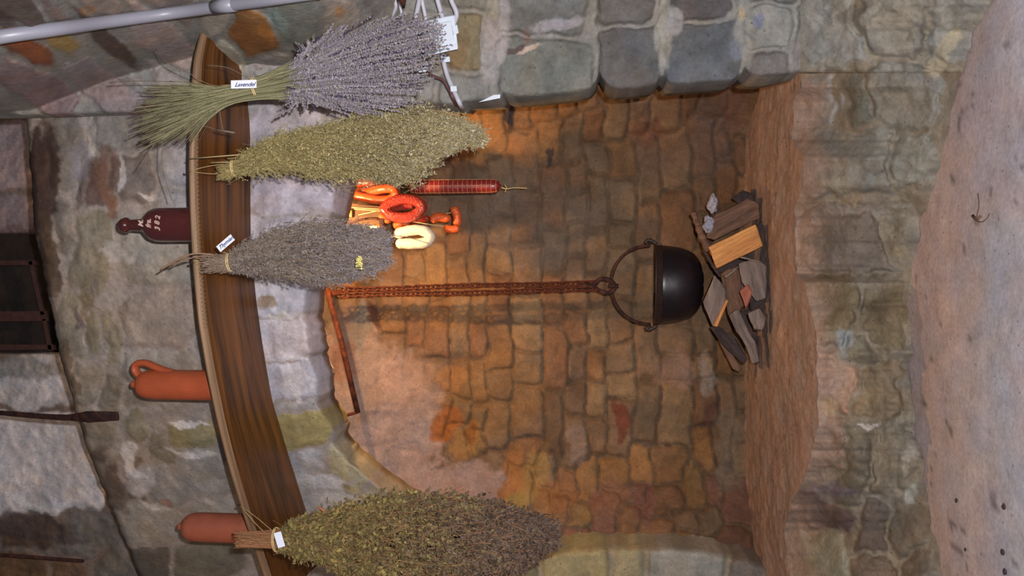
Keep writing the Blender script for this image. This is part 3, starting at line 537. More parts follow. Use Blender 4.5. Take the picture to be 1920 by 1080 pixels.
# pale moulded front edge with its rope carving
V2 = V[:, 4:11] + np.array([[[0, -0.0015, 0]]]); G2 = G[:, 4:11]
ed = thing_mesh('moulded_edge', (V2.reshape(-1, 3), grid_faces(*V2.shape[:2])), M_shelfedge, shelf, extra=G2); ed['label'] = 'worn pale front edge of the board'
tw = []
for x in np.arange(-0.10, 0.42, 0.011):
    y = shelf_front(x); tw.append(tube([[x - 0.004, y + 0.0, ZS - 0.0], [x + 0.004, y + 0.016, ZS - 0.0015]], 0.0022, 5))
rp = thing_mesh('rope_carving', tw, M_shelfedge, shelf); rp['label'] = 'row of slanting carved notches along the edge'

# ------------------------------------------------------------------ bottle and jugs on the shelf
def on_shelf(py, top_px, back=0.085):
    """base point on the shelf for a thing whose axis is seen at row py near the shelf's front edge"""
    y = 2.0
    for _ in range(8):
        px = 372; x = (540 - py) / F * y / (CP - SP * (960 - px) / F); y = shelf_front(x) + back
    return np.array([x, y, ZT])
def size_at(y): return y / F
b = on_shelf(421, 225, 0.075); k = size_at(b[1]); R = 32.5 * k * 1.04
zt = lambda px, y: float(W(px, 540, y)[2])
ht = zt(227, b[1]) - ZT
prof = [(0.001, 0), (R * 0.96, 0.0), (R, 0.006), (R, ht * 0.50), (R * 0.97, ht * 0.57), (R * 0.86, ht * 0.625), (R * 0.62, ht * 0.675), (R * 0.42, ht * 0.71), (R * 0.36, ht * 0.76), (R * 0.33, ht * 0.88), (R * 0.345, ht * 0.90), (R * 0.44, ht * 0.915), (R * 0.46, ht * 0.945), (R * 0.40, ht * 0.965), (R * 0.40, ht * 0.98), (R * 0.33, ht), (R * 0.24, ht), (R * 0.22, ht * 0.93), (0.001, ht * 0.92)]
bottle = empty('stoneware_bottle', b)
tag(bottle, 'dark brown glazed bottle with narrow neck and scratched writing on the mantel board', 'bottle')
thing_mesh('body', lathe(prof[:10], b), M_brown, bottle)
thing_mesh('neck_ring', lathe(prof[9:], b), M_brown, bottle)
def text_mesh(name, body, size, origin, xd, yd, mat, parent, shear=0.4, ext=0.0003, bold=0.0, wrap=None, sx_=1.0):
    cu = bpy.data.curves.new(name, 'FONT'); cu.body = body; cu.size = size; cu.extrude = ext; cu.offset = bold; cu.shear = shear; cu.align_x = 'CENTER'; cu.align_y = 'CENTER'
    tmp = bpy.data.objects.new(name, cu); col.objects.link(tmp); dg = bpy.context.evaluated_depsgraph_get()
    me = bpy.data.meshes.new_from_object(tmp.evaluated_get(dg)); bpy.data.objects.remove(tmp)
    xd = Vector(xd).normalized(); yd = Vector(yd).normalized(); zd = xd.cross(yd)
    for v in me.vertices:
        q = Vector((v.co.x * sx_, v.co.y, v.co.z))
        if wrap: q.z = q.z - (wrap - math.sqrt(max(wrap * wrap - q.x * q.x, 1e-8)))
        v.co = Vector(origin) + xd * q.x + yd * q.y + zd * q.z
    me.name = name; me.materials.clear(); o = link(name, me, mat, parent)
    if parent.parent is not None: o.location = -Vector(parent.location) - Vector(parent.parent.location)
    return o
for i, (s_, px_, dx) in enumerate((('M.', 283, -0.006), ('fra.', 297, 0.003), ('3 8 2', 313, 0.003))):
    z = zt(px_, b[1]); o = text_mesh('lettering', s_, 0.019, (b[0] + 0.0, b[1] - R - 0.0008, z), (1, 0, 0.0), (0, 0, 1), M_scr, bottle, 0.35, 0.0004, 0.0005, wrap=R)
    o['label'] = 'pale scratched handwriting'

def jug(base, py0, top_px, r_px, mat, label, handle, neckside=0, tilt=0.0):
    k = size_at(base[1]); R = r_px * k; ht = zt(top_px, base[1]) - ZT
    t_ = empty('clay_jug', base); tag(t_, label, 'jug')
    ax = (tilt, 0, 1)
    pr = [(0.001, 0), (R * 0.97, 0), (R, 0.008), (R, ht * 0.62), (R * 0.985, ht * 0.76), (R * 0.92, ht * 0.845), (R * 0.76, ht * 0.90), (R * 0.50, ht * 0.925), (R * 0.30, ht * 0.935), (R * 0.26, ht * 0.955), (R * 0.25, ht * 0.985), (R * 0.20, ht), (0.001, ht)]
    thing_mesh('body', lathe(rounded(pr[:9]), base, ax), mat, t_); thing_mesh('spout', lathe(rounded(pr[8:]), base, ax), mat, t_)
    if handle:
        A = np.array(ax) / np.linalg.norm(ax); b_ = np.array(base)
        X = np.array([1.0, 0, 0])
        pts = [b_ + A * ht * 0.90 + X * R * 0.45, b_ + A * ht * 0.965 + X * R * 0.92, b_ + A * ht * 0.945 + X * R * 1.36, b_ + A * ht * 0.85 + X * R * 1.42, b_ + A * ht * 0.76 + X * R * 1.20, b_ + A * ht * 0.64 + X * R * 0.92, b_ + A * ht * 0.56 + X * R * 0.78]
        thing_mesh('handle', tube(smooth_path(pts, 30), np.linspace(0.0095, 0.0115, 30), 14, flat=1.5), mat, t_)
    return t_
b2 = on_shelf(722, 248, 0.10); jug(b2, 722, 248, 29.5, M_terra, 'bright orange clay jug with a loop handle on the middle of the mantel board', True, tilt=0.0)
b3 = on_shelf(988, 335, 0.085); jug(b3, 988, 335, 28, M_terra2, 'dull reddish clay jug without visible handle behind the brown herb bunch stalks', False)

# ------------------------------------------------------------------ cauldron on its chain
YC = 2.98
cb = W(1318, 534, YC); kk = YC / F
Rp = 73 * kk; top = float(W(1228, 534, YC)[2]); hp = top - cb[2]
pot = empty('cauldron', cb); tag(pot, 'round black iron cauldron hanging over the firewood from a chain', 'cauldron')
inn = [(Rp * 0.93, hp * 0.99), (Rp * 0.92, hp * 0.6), (Rp * 0.75, hp * 0.2), (0.001, hp * 0.08)]
pr = rounded([(0.001, 0.0), (Rp * 0.30, 0.0), (Rp * 0.34, hp * 0.015), (Rp * 0.58, hp * 0.07), (Rp * 0.80, hp * 0.22), (Rp * 0.93, hp * 0.48), (Rp * 0.985, hp * 0.78), (Rp * 0.99, hp * 0.86)])
axp = (0.01, 0.05, 1)
thing_mesh('bowl', merge([lathe(pr, cb, axp, 64), lathe(inn, cb, axp, 64)]), M_iron, pot)
thing_mesh('rim_band', lathe([(Rp * 0.98, hp * 0.86), (Rp * 1.0, hp * 0.865), (Rp * 1.0, hp * 0.985), (Rp * 1.03, hp * 0.99), (Rp * 1.03, hp * 1.01), (Rp * 0.93, hp * 1.01), (Rp * 0.93, hp * 0.96)], cb, axp, 64), M_irim, pot)
bc = cb + np.array([0, 0.05 * hp, hp * 1.02])
for sgn in (1, -1):
    e = bc + np.array([sgn * (Rp * 1.03), 0, 0.0])
    thing_mesh('bail_lug', merge([tube(smooth_path([e + [0, 0, -0.012], e + [sgn * 0.012, 0, 0.004], e + [sgn * 0.016, 0, 0.024], e + [sgn * 0.004, 0, 0.03]], 12), 0.006, 8), tube([e + [0, 0, 0.012], e + [sgn * 0.024, 0, 0.012]], 0.004, 8)]), M_irim, pot)
Rb = Rp * 1.0
a = np.linspace(0.0, math.pi, 50); hb = float(W(1146, 534, YC)[2]) - bc[2]
bp_ = np.stack([bc[0] + Rb * np.cos(a), bc[1] + 0 * a, bc[2] + 0.012 + (hb - 0.012) * np.sin(a) ** 0.92], -1)
bail = thing_mesh('bail_handle', tube(bp_, 0.0065, 10), M_drust, pot); bail['label'] = 'rusty arched carrying handle'

# chain: two strands of links down to the hook
chain = empty('hanging_chain', W(640, 547, YC)); tag(chain, 'long rusty double chain from the iron bar down to the cauldron', 'chain')
def link_mesh(L=0.036, w=0.011, r=0.0032):
    a = np.linspace(0, 2 * math.pi, 20, endpoint=False)
    P = np.stack([w * np.cos(a), 0 * a, L / 2 * np.sign(np.sin(a)) * np.abs(np.sin(a)) ** 0.75], -1)
    v, f = tube(P, r, 6, closed=True); return raw_mesh('link', v, f)
lk = link_mesh(); lk.materials.append(M_rust)
c0, c1 = W(634, 549, YC), W(1118, 536, YC); Lc = np.linalg.norm(c1 - c0); nl = int(Lc / 0.0195)
dirc = Vector(((c1 - c0) / Lc).tolist()); q0 = Vector((0, 0, 1)).rotation_difference(dirc)
for s_i, off in enumerate((-0.0125, 0.0125)):
    for i in range(nl):
        fcn = (i + 0.5) / nl; p = c0 + (c1 - c0) * fcn + np.array([off * (1.0 - 0.15 * math.sin(fcn * 9)), 0.004 * (s_i * 2 - 1), 0])
        o = bpy.data.objects.new('link', lk); col.objects.link(o); o.parent = chain
        o.matrix_local = Matrix.Translation(Vector(p.tolist()) - chain.location) @ q0.to_matrix().to_4x4() @ Matrix.Rotation(math.radians(40 + 90 * (i % 2) + rng.uniform(-14, 14)), 4, 'Z')
hk = pth([(1112, 536, YC), (1124, 524, YC), (1140, 524, YC + .0), (1152, 534, YC + .0), (1150, 545, YC), (1140, 549, YC), (1124, 545, YC), (1112, 538, YC)])
thing_mesh('hook', merge([tube(smooth_path(hk, 40), 0.0085, 10), tube(pth([(1085, 537, YC), (1120, 536, YC)]), 0.012, 8), tube(pth([(1140, 536, YC - .01), (1160, 536, YC - .012)]), 0.009, 8)]), M_drust, chain)

# iron pot bar the chain hangs from
bar = thing_mesh('iron_bar', [tube(pth([(606, 515, 2.93), (640, 640, 2.95), (671, 774, 2.97)]), 0.0105, 8), tube(pth([(671, 772, 2.97), (662, 775, 2.965), (651, 778, 2.96)]), 0.0065, 8), tube(pth([(624, 549, 2.94), (636, 549, 2.975), (640, 549, 2.98)]), 0.011, 8)], M_rust)
tag(bar, 'straight rusty iron bar with a short bent end under the canopy', 'iron bar')

# ------------------------------------------------------------------ sausages
def ring(name, pts, Y, r, mat, label, n=70, closed=False, yoff=None, string=None, group='sausages hanging in the hearth', rr=None):
    P = smooth_path(pth([(p[0], p[1], Y + (p[2] if len(p) > 2 else 0)) for p in pts]), n, closed)
    if rr is None:
        L_ = np.linalg.norm(np.diff(P, axis=0), axis=1).sum(); t_ = np.linspace(0, 1, n); q_ = np.clip(np.minimum(t_, 1 - t_) * L_ / r, 0, 1); rad = r * np.sqrt(np.clip(1 - (1 - q_) ** 2, 0.02, 1)) * (1 + 0.03 * np.sin(t_ * 40))
    else: rad = rr
    if closed: rad = np.full(n, r)
    V, Fq = tube(P, rad, 20, closed)
    V = V + 0.0012 * np.stack([fbm(V[:, 0] * 90, V[:, 2] * 90 + V[:, 1] * 50, s, 3) for s in (1, 2, 3)], -1)
    t_ = empty(name, (V.min(0) + V.max(0)) / 2); tag(t_, label, 'sausage', group)
    thing_mesh('casing', (V, Fq), mat, t_)
    for sp in (string or []): [thing_mesh('string', tube(pth(q), 0.0013, 5), M_string, t_) for q in sp]
    return t_
SY = 2.80; kp = SY / F
# netted salami
SY = 2.95
P0, P1 = W(764, 351, SY), W(940, 349, SY); Ls = np.linalg.norm(P1 - P0)
t_ = np.linspace(0, 1, 40); rs = 14.5 * kp * np.clip(1 - np.abs(2 * t_ - 1) ** 14, 0.02, 1) ** 0.5
sal = empty('salami', P0); tag(sal, 'long straight dark red salami in a string net, pointing down alone', 'sausage', 'sausages hanging in the hearth')
Pc = P0 + (P1 - P0) * t_[:, None]
thing_mesh('casing', tube(Pc, rs, 28), M_sal, sal)
net = []
for i in range(1, 20):
    u = i / 20; a = np.linspace(0, 2 * math.pi, 25); d = (P1 - P0) / Ls; N = np.cross(d, [0, 1, 0]); N /= np.linalg.norm(N); B = np.cross(d, N)
    rc = np.interp(u, t_, rs) + 0.0008; c_ = P0 + (P1 - P0) * u
    net.append(tube(c_ + rc * (np.cos(a)[:, None] * N + np.sin(a)[:, None] * B), 0.0009, 4, cap=False))
for a in np.arange(6) * math.pi / 3 + 0.5:
    uu = np.linspace(0.01, 0.99, 30); rc = np.interp(uu, t_, rs) + 0.0008
    net.append(tube(P0 + (P1 - P0) * uu[:, None] + rc[:, None] * (math.cos(a) * N + math.sin(a) * B), 0.0009, 4))
thing_mesh('net', net, M_net, sal)
for q_ in (tube(smooth_path(pth([(938, 351, SY), (950, 354, SY - .01), (965, 352, SY), (988, 353, SY)]), 14), 0.0020, 5), tube(pth([(946, 345, SY), (950, 352, SY - .005), (947, 360, SY)]), 0.0016, 5), tube(pth([(620, 356, SY + .02), (700, 352, SY + .01), (766, 351, SY)]), 0.0014, 5)): thing_mesh('string', q_, M_string, sal)
ring('ring_sausage', [(642, 352), (655, 345, .0), (690, 342), (712, 350), (716, 362, .03), (700, 372, .05), (668, 366, .05)], 2.86, 9.2 * 2.86 / F, M_sor2, 'glossy red-orange curved sausage, topmost against the pale canopy stone', string=[[[(612, 356, 2.86), (646, 350, 2.86)]]])
ring('ring_sausage', [(662, 365), (682, 370), (706, 375), (730, 374), (741, 364), (736, 354), (716, 354), (690, 360, .02), (668, 362, .03)], 2.82, 8.8 * 2.82 / F, M_sora, 'matt salmon-orange horseshoe sausage tied between the topmost one and the shiny dark ring', string=[[[(630, 372, 2.82), (662, 366, 2.82)], [(628, 364, 2.83), (662, 366, 2.82)]]])
ring('ring_sausage', [(722, 394), (734, 404), (754, 408), (774, 405), (788, 395), (790, 385), (778, 376), (756, 373), (735, 379), (722, 390)], 2.72, 10.4 * 2.72 / F, M_sred, 'shiny dark red closed ring sausage with coarse glistening skin', n=90, closed=True, string=[[[(660, 389, 2.72), (718, 393, 2.71)], [(672, 403, 2.72), (718, 393, 2.71)], [(664, 392, 2.73), (716, 396, 2.71)]]])
ring('ring_sausage', [(722, 392), (738, 390), (758, 387), (776, 386)], 2.76, 7.0 * 2.72 / F, M_sred, 'short red sausage seen through the opening of the shiny dark ring')
ring('ring_sausage', [(738, 440), (760, 434), (784, 431), (799, 435), (806, 444), (799, 454), (782, 457), (760, 457), (742, 456)], 2.74, 10.2 * 2.74 / F, M_swhite, 'chalk white horseshoe sausage, lowest in the photo of the hanging group', string=[[[(690, 440, 2.75), (744, 444, 2.74)]]])
ring('ring_sausage', [(680, 423), (692, 428), (708, 429), (722, 425)], 2.76, 6.5 * 2.76 / F, M_swhite, 'short piece of chalk white sausage peeping out above the dark metal hook')
ring('ring_sausage', [(678, 412), (690, 414), (706, 417), (716, 420)], 2.76, 5.0 * 2.76 / F, M_sred, 'thin red sausage end lying between the white piece and the brown board')
lb = {0: 'short orange sausage tucked behind the left end of the shiny ring', 1: 'short orange sausage directly beside the dark metal hook', 2: 'short orange sausage between the shiny ring and the white horseshoe', 3: 'short reddish sausage at the lower end of the shiny ring', 4: 'plump orange sausage in the middle of the dangling trio', 5: 'orange sausage standing crosswise at the tip of the dangling trio', 6: 'small orange sausage lying under the crosswise one in the dangling trio'}
for i, (pts, Y, r, mat_) in enumerate([
    ([(710, 404), (722, 410), (734, 414)], 2.75, 8, M_frank), ([(706, 424), (714, 425), (722, 425)], 2.76, 7.5, M_frank), ([(737, 424), (752, 420), (768, 418)], 2.78, 8, M_frank),
    ([(770, 416), (785, 413), (806, 408)], 2.80, 6.5, M_sred), ([(808, 414), (822, 407), (846, 411)], 2.80, 8.6, M_frank), ([(849, 388), (857, 404), (857, 426)], 2.82, 8.2, M_frank), ([(832, 427), (848, 430), (863, 427)], 2.78, 7.6, M_frank)]):
    sg = [[[(770, 415, Y), (800, 420, Y), (832, 424, Y)]]] if i == 6 else ([[[(800, 408, Y), (830, 402, Y), (848, 398, Y)]]] if i == 5 else None)
    ring('small_sausage', pts, Y, r * Y / F, mat_, lb[i], n=24, string=sg, group='small linked sausages')
# brown board the sausages hang from
V = np.array([W(a, b, Y_) for Y_ in (2.75, 2.775) for a, b in ((618, 452), (626, 378), (722, 388), (718, 420), (676, 426))])
me = bpy.data.meshes.new('hanging_board'); me.from_pydata([tuple(v) for v in V], [], [(0, 1, 2, 3, 4), (9, 8, 7, 6, 5)] + [(i, i + 5, (i + 1) % 5 + 5, (i + 1) % 5) for i in range(5)]); me.update()
at = me.attributes.new('grain', 'FLOAT_VECTOR', 'POINT'); at.data.foreach_set('vector', np.array([(v[2], v[0], v[1]) for v in V], dtype=np.float32).ravel())
hb_ = link('hanging_board', me, M_beam); tag(hb_, 'worn brown wooden board behind the sausages under the canopy', 'board')
o = thing_mesh('brass_fitting', [boxv(W(654, 401, 2.74), (0.014, 0, 0), (0, 0.008, 0), (0, 0, 0.014)), boxv(W(647, 394, 2.735), (0.004, 0, 0), (0, 0.012, 0), (0, 0, 0.008))], M_brass, hb_); o['label'] = 'small shiny brass fitting'; bevel(o, 0.003)
mh = thing_mesh('metal_hook', [boxv(W(716, 426, 2.70), (0.028, 0, 0), (0, 0.006, 0), (0, 0, 0.0085)), tube(smooth_path(pth([(716, 414, 2.70), (700, 410, 2.74), (676, 412, 2.73), (650, 420, 2.74)]), 20), 0.004, 8)], M_drust)
bevel(mh, 0.002); tag(mh, 'short dark iron hanger plate between the orange and white sausages', 'hook')

# ------------------------------------------------------------------ firewood pile
def ray(a, pxpy, pz=None): return W(*pxpy, a)
def chunk(name, pts, Y0, Y1, mat, label, cat='firewood', group='firewood pile under the cauldron', rough_=0.004, ylist=None, sub=3):
    """a billet with the outline pts; front face at Y0, back at Y1, edges broken up"""
    n = len(pts); bm = bmesh.new()
    yl = ylist or [0] * n
    fr_ = [bm.verts.new(W(a, b, Y0 + dy)) for (a, b), dy in zip(pts, yl)]; bk = [bm.verts.new(W(a, b, Y1 + dy) * 1.0) for (a, b), dy in zip(pts, yl)]
    c = sum((v.co for v in fr_), Vector()) / n
    bm.faces.new(fr_); bm.faces.new(bk[::-1])
    for i in range(n): bm.faces.new([fr_[i], bk[i], bk[(i + 1) % n], fr_[(i + 1) % n]])
    bmesh.ops.bevel(bm, geom=bm.edges[:], offset=0.005, segments=2, affect='EDGES', profile=0.6)
    bmesh.ops.triangulate(bm, faces=bm.faces[:])
    bmesh.ops.subdivide_edges(bm, edges=[e for e in bm.edges if e.calc_length() > 0.02], cuts=sub, use_grid_fill=True)
    co = np.array([v.co[:] for v in bm.verts]); h1 = fbm(co[:, 0] * 40 + co[:, 1] * 20, co[:, 2] * 40, 7, 3); h2 = fbm(co[:, 0] * 14, co[:, 2] * 14 + co[:, 1] * 14, 9, 3)
    c = Vector(co.mean(0))
    for v, a, b in zip(bm.verts, h1, h2): v.co += (v.co - c).normalized() * (rough_ * a + rough_ * 1.6 * b)
    bmesh.ops.recalc_face_normals(bm, faces=bm.faces[:])
    co = np.array([v.co[:] for v in bm.verts])
    d = co - co.mean(0); u, s_, vt = np.linalg.svd(d, full_matrices=False); g = d @ vt.T
    lo = co.min(0); mid = (lo + co.max(0)) / 2; mid[2] = lo[2]
    me = bpy.data.meshes.new(name)
    for v in bm.verts: v.co -= Vector(mid)
    bm.to_mesh(me); bm.free(); at = me.attributes.new('grain', 'FLOAT_VECTOR', 'POINT'); at.data.foreach_set('vector', g.astype(np.float32).ravel())
    o = link(name, me, mat); o.location = Vector(mid); tag(o, label, cat, group); return o
def stick(pts, r0, r1, mat, label, name='stick', group='firewood pile under the cauldron'):
    P = smooth_path(pth(pts), 24); V, Fq = tube(P, np.linspace(r0, r1, 24) * (1 + 0.15 * np.sin(np.arange(24) * 1.3)), 9)
    G = np.stack([np.repeat(np.arange(26) * 0.02, 9), V[:, 0], V[:, 1]], -1)
    o = thing_mesh(name, (V, Fq), mat, extra=G); tag(o, label, 'firewood', group); return o
chunk('split_log', [(1327, 463), (1416, 421), (1431, 461), (1344, 504)], 2.78, 2.86, M_wfresh, 'bright orange freshly split block of firewood', rough_=0.003)
chunk('split_log', [(1326, 420), (1345, 402), (1402, 372), (1424, 382), (1424, 410), (1376, 428), (1340, 450), (1326, 446)], 2.88, 2.97, M_wbrown, 'dull brown log lying slanted behind the bright orange block')
chunk('split_log', [(1371, 372), (1392, 356), (1412, 364), (1420, 392), (1392, 388)], 2.98, 3.06, M_wdark, 'dark round log end at the right-hand back of the pile')
chunk('split_log', [(1384, 494), (1418, 486), (1437, 500), (1437, 560), (1418, 566), (1390, 528)], 2.765, 2.85, M_wgrey, 'grey-brown stump under the lower corner of the bright orange block')
chunk('split_log', [(1416, 424), (1428, 414), (1440, 440), (1438, 500), (1420, 500), (1432, 462)], 2.88, 2.97, M_wdark, 'black charred piece beneath the bright orange block')
chunk('split_log', [(1318, 566), (1340, 516), (1361, 541), (1362, 562), (1341, 612), (1336, 611)], 2.80, 2.83, M_wgrey, 'flat grey slab of wood leaning against the underside of the cauldron', rough_=0.002)
chunk('split_log', [(1362, 561), (1366, 564), (1345, 613), (1337, 611)], 2.785, 2.82, M_wfresh, 'narrow orange-pink splinter along the edge of the grey slab', rough_=0.001)
chunk('split_log', [(1366, 590), (1385, 578), (1402, 618), (1416, 640), (1424, 678), (1410, 682), (1402, 650), (1380, 622)], 2.76, 2.82, M_wgrey, 'long curved strip of grey bark at the left front of the pile')
chunk('split_log', [(1329, 611), (1348, 612), (1378, 636), (1402, 672), (1396, 684), (1372, 664), (1350, 640)], 2.86, 2.93, M_wdark, 'dark weathered plank with pointed end left of the grey slab')
chunk('split_log', [(1346, 636), (1364, 650), (1392, 692), (1386, 698), (1374, 692)], 2.94, 2.965, M_wbrown, 'thin reddish brown strip sticking out at the left edge of the pile', rough_=0.002)
chunk('split_log', [(1386, 546), (1402, 532), (1412, 546), (1404, 570), (1398, 578)], 2.735, 2.76, M_terra2, 'small pinkish broken chunk in the middle of the pile', rough_=0.003)
chunk('split_log', [(1404, 552), (1432, 546), (1436, 588), (1408, 582)], 2.86, 2.95, M_wdark, 'dark reddish block behind the small pinkish chunk')
chunk('split_log', [(1402, 588), (1424, 576), (1437, 596), (1430, 620), (1414, 620)], 2.70, 2.75, M_wgrey, 'rounded olive-grey lump at the foot of the bark strip', rough_=0.006)
chunk('split_log', [(1350, 512), (1382, 500), (1404, 540), (1390, 580), (1366, 590), (1360, 545)], 2.89, 2.96, M_wbrown, 'brown tangle block in the heart of the pile behind the slab', rough_=0.008)
chunk('split_log', [(1376, 590), (1410, 580), (1437, 620), (1436, 690), (1422, 690), (1400, 640)], 2.97, 3.08, M_wdark, 'big charred log at the bottom left of the pile')
chunk('split_log', [(1330, 480), (1420, 440), (1437, 500), (1436, 560), (1350, 520)], 2.99, 3.09, M_wdark, 'large dark log at the back under the bright orange block')
stick([(1300, 399, 2.84), (1308, 420, 2.83), (1316, 444, 2.82), (1330, 470, 2.81)], 0.010, 0.015, M_wbrown, 'crooked stick with a pale cut end leaning at the right of the cauldron')
stick([(1320, 468, 2.86), (1338, 500, 2.84), (1352, 520, 2.83)], 0.007, 0.005, M_wdark, 'thin dark twig under the left corner of the bright orange block')
stick([(1388, 482, 2.77), (1405, 486, 2.76), (1428, 492, 2.77)], 0.004, 0.003, M_wgrey, 'thin pale twig lying over the grey-brown stump')
stick([(1360, 520, 2.80), (1376, 508, 2.79), (1384, 500, 2.80)], 0.006, 0.004, M_wgrey, 'short pale splinter beside the bright orange block')
def lump(name, px, py, Y, rx, ry, mat, label, seed, cat='stone'):
    bm = bmesh.new(); bmesh.ops.create_icosphere(bm, subdivisions=4, radius=1); k = Y / F; c = W(px, py, Y)
    for v in bm.verts:
        q = v.co; n_ = 1 + 0.75 * float(fbm(np.array(q.x * 2.2 + q.y + 9), np.array(q.z * 2.2 - q.y + 9), seed, 4)); v.co = Vector((q.x * ry * k * n_, q.y * min(rx, ry) * k * n_, q.z * rx * k * n_))
    me = bpy.data.meshes.new(name); bm.to_mesh(me); bm.free(); me.polygons.foreach_set('use_smooth', [True] * len(me.polygons))
    o = link(name, me, mat); o.location = Vector(c.tolist()); tag(o, label, cat); return o
lump('ash_lump', 1336, 383, 2.93, 9, 15, M_ash, 'smooth pale grey lump resting on the back of the brown log', 3)
lump('ash_lump', 1329, 420, 2.86, 10, 13, M_ash, 'crumbly whitish ash lump at the upper end of the brown log', 5)

# ------------------------------------------------------------------ pipe, boxes, cables on the right wall
pz = pth([(a_, b_, float(Yright(np.array(float(a_)), np.array(float(b_)))) - 0.06) for a_, b_ in ((-60, 83), (0, 69), (100, 55), (200, 41), (320, 25), (420, 11), (520, -3), (600, -14))])
pip = empty('plastic_pipe', pz[0]); tag(pip, 'long grey plastic conduit pipe running up the right-hand stone wall', 'pipe')
thing_mesh('tube', tube(smooth_path(pz, 40), 0.0135, 20), M_pipe, pip)
jc = pz[5]; jd = (pz[6] - pz[4]) / np.linalg.norm(pz[6] - pz[4]); thing_mesh('coupling', tube([jc - jd * 0.03, jc + jd * 0.03], 0.0152, 20), M_pipe, pip)
def quadbox(name, quad, Y, depth, mat, parent=None, bw=0.003):
    """box with the front outline quad (px,py)*4 at Y, going back by depth"""
    V = np.array([W(a, b, Y_) for Y_ in (Y, Y + depth) for a, b in quad])
    Fq = np.array([[0, 1, 2, 3], [7, 6, 5, 4]] + [[i, i + 4, (i + 1) % 4 + 4, (i + 1) % 4] for i in range(4)])
    o = thing_mesh(name, (V, Fq), mat, parent, smooth=False); bevel(o, bw, 3); return o
jb = empty('junction_box', W(820, 80, 2.05)); tag(jb, 'larger pale blue-white electrical box on the right wall behind the lavender tips', 'electrical box')
quadbox('box_body', [(787, 40), (852, 28), (859, 92), (797, 106)], 2.02, 0.10, M_white, jb)
quadbox('lid', [(790, 50), (846, 39), (852, 78), (797, 90)], 2.014, 0.012, M_white, jb)
for q in ([(847, 50), (857, 46), (860, 62), (851, 66)],): quadbox('hinge', q, 2.01, 0.02, M_white, jb, 0.001)
jb2 = empty('junction_box', W(756, 64, 2.05)); tag(jb2, 'smaller white electrical box half hidden behind the lavender flowers', 'electrical box')
quadbox('box_body', [(726, 52), (780, 40), (788, 106), (748, 112)], 2.04, 0.08, M_white, jb2)
tb = empty('terminal_box', W(792, 130, 2.1)); tag(tb, 'tiny white cable connector box below the two electrical boxes', 'electrical box')
quadbox('box_body', [(784, 126), (799, 124), (800, 135), (785, 136)], 2.07, 0.05, M_white, tb, 0.001)
wp_ = quadbox('white_plate', [(897, 192), (938, 184), (938, 177), (925, 178)], 2.085, 0.03, M_white, None, 0.001); tag(wp_, 'thin white plate jammed at the edge of the right jamb', 'plate')
def cable(pts, r, mat, label, clips=(), group=None, name='cable'):
    t_ = empty(name, W(*pts[0])); tag(t_, label, 'cable', group); thing_mesh('sheath', tube(smooth_path(pth(pts), 30), r, 10), mat, t_)
    for c in clips:
        quadbox('clip', [(c[0] - 6, c[1] - 5), (c[0] + 6, c[1] - 6), (c[0] + 7, c[1] + 4), (c[0] - 5, c[1] + 5)], c[2], 0.02, M_white, t_, 0.001)
    return t_
cable([(733, -30, 2.0), (740, 0, 2.02), (742, 14, 2.03), (735, 30, 2.05)], 0.005, M_cable, 'pale cable coming down furthest up the wall, beside a dark spike')
cable([(745, -20, 2.02), (750, 10, 2.03), (756, 42, 2.05)], 0.004, M_cable, 'pale cable entering the smaller electrical box from above')
cable([(788, -30, 2.0), (786, 0, 2.02), (778, 40, 2.05)], 0.0065, M_cable, 'pale cable slanting into the gap between the two electrical boxes')
cable([(786, -30, 2.01), (791, 0, 2.03), (800, 42, 2.05)], 0.0055, M_cable, 'pale cable crossing behind its neighbour in a V shape')
cable([(812, -30, 2.01), (820, 0, 2.02), (832, 40, 2.05)], 0.0065, M_cable, 'straight pale cable entering the middle of the larger box')
cable([(840, -30, 2.0), (846, 0, 2.02), (856, 26, 2.03), (849, 50, 2.05)], 0.0065, M_cable, 'pale cable bending in a hook round the outer end of the larger box')
cable([(829, 104, 2.07), (838, 140, 2.075), (850, 168, 2.07), (862, 194, 2.075), (866, 202, 2.15)], 0.0065, M_cable, 'pale cable running from the larger box down to the jamb edge', clips=((837, 112, 2.05), (850, 167, 2.05)))
cable([(798, 134, 2.08), (812, 143, 2.075), (830, 150, 2.07), (840, 165, 2.07), (850, 185, 2.07), (856, 198, 2.14)], 0.0042, M_bcable, 'thin brown cable looping from the tiny connector over the jamb edge')
cable([(852, 194, 2.66), (866, 222, 2.80), (876, 246, 2.90), (880, 285, 3.02)], 0.007, M_bcable, 'dark brown cable hanging inside the hearth behind the jamb')
sp = thing_mesh('iron_spike', [tube(pth([(752, -40, 1.9), (754, 0, 1.92), (757, 14, 1.95)]), [0.014, 0.011, 0.003], 10)], M_drust); tag(sp, 'dark iron spike pointing down at the frame edge beside the cables', 'spike')

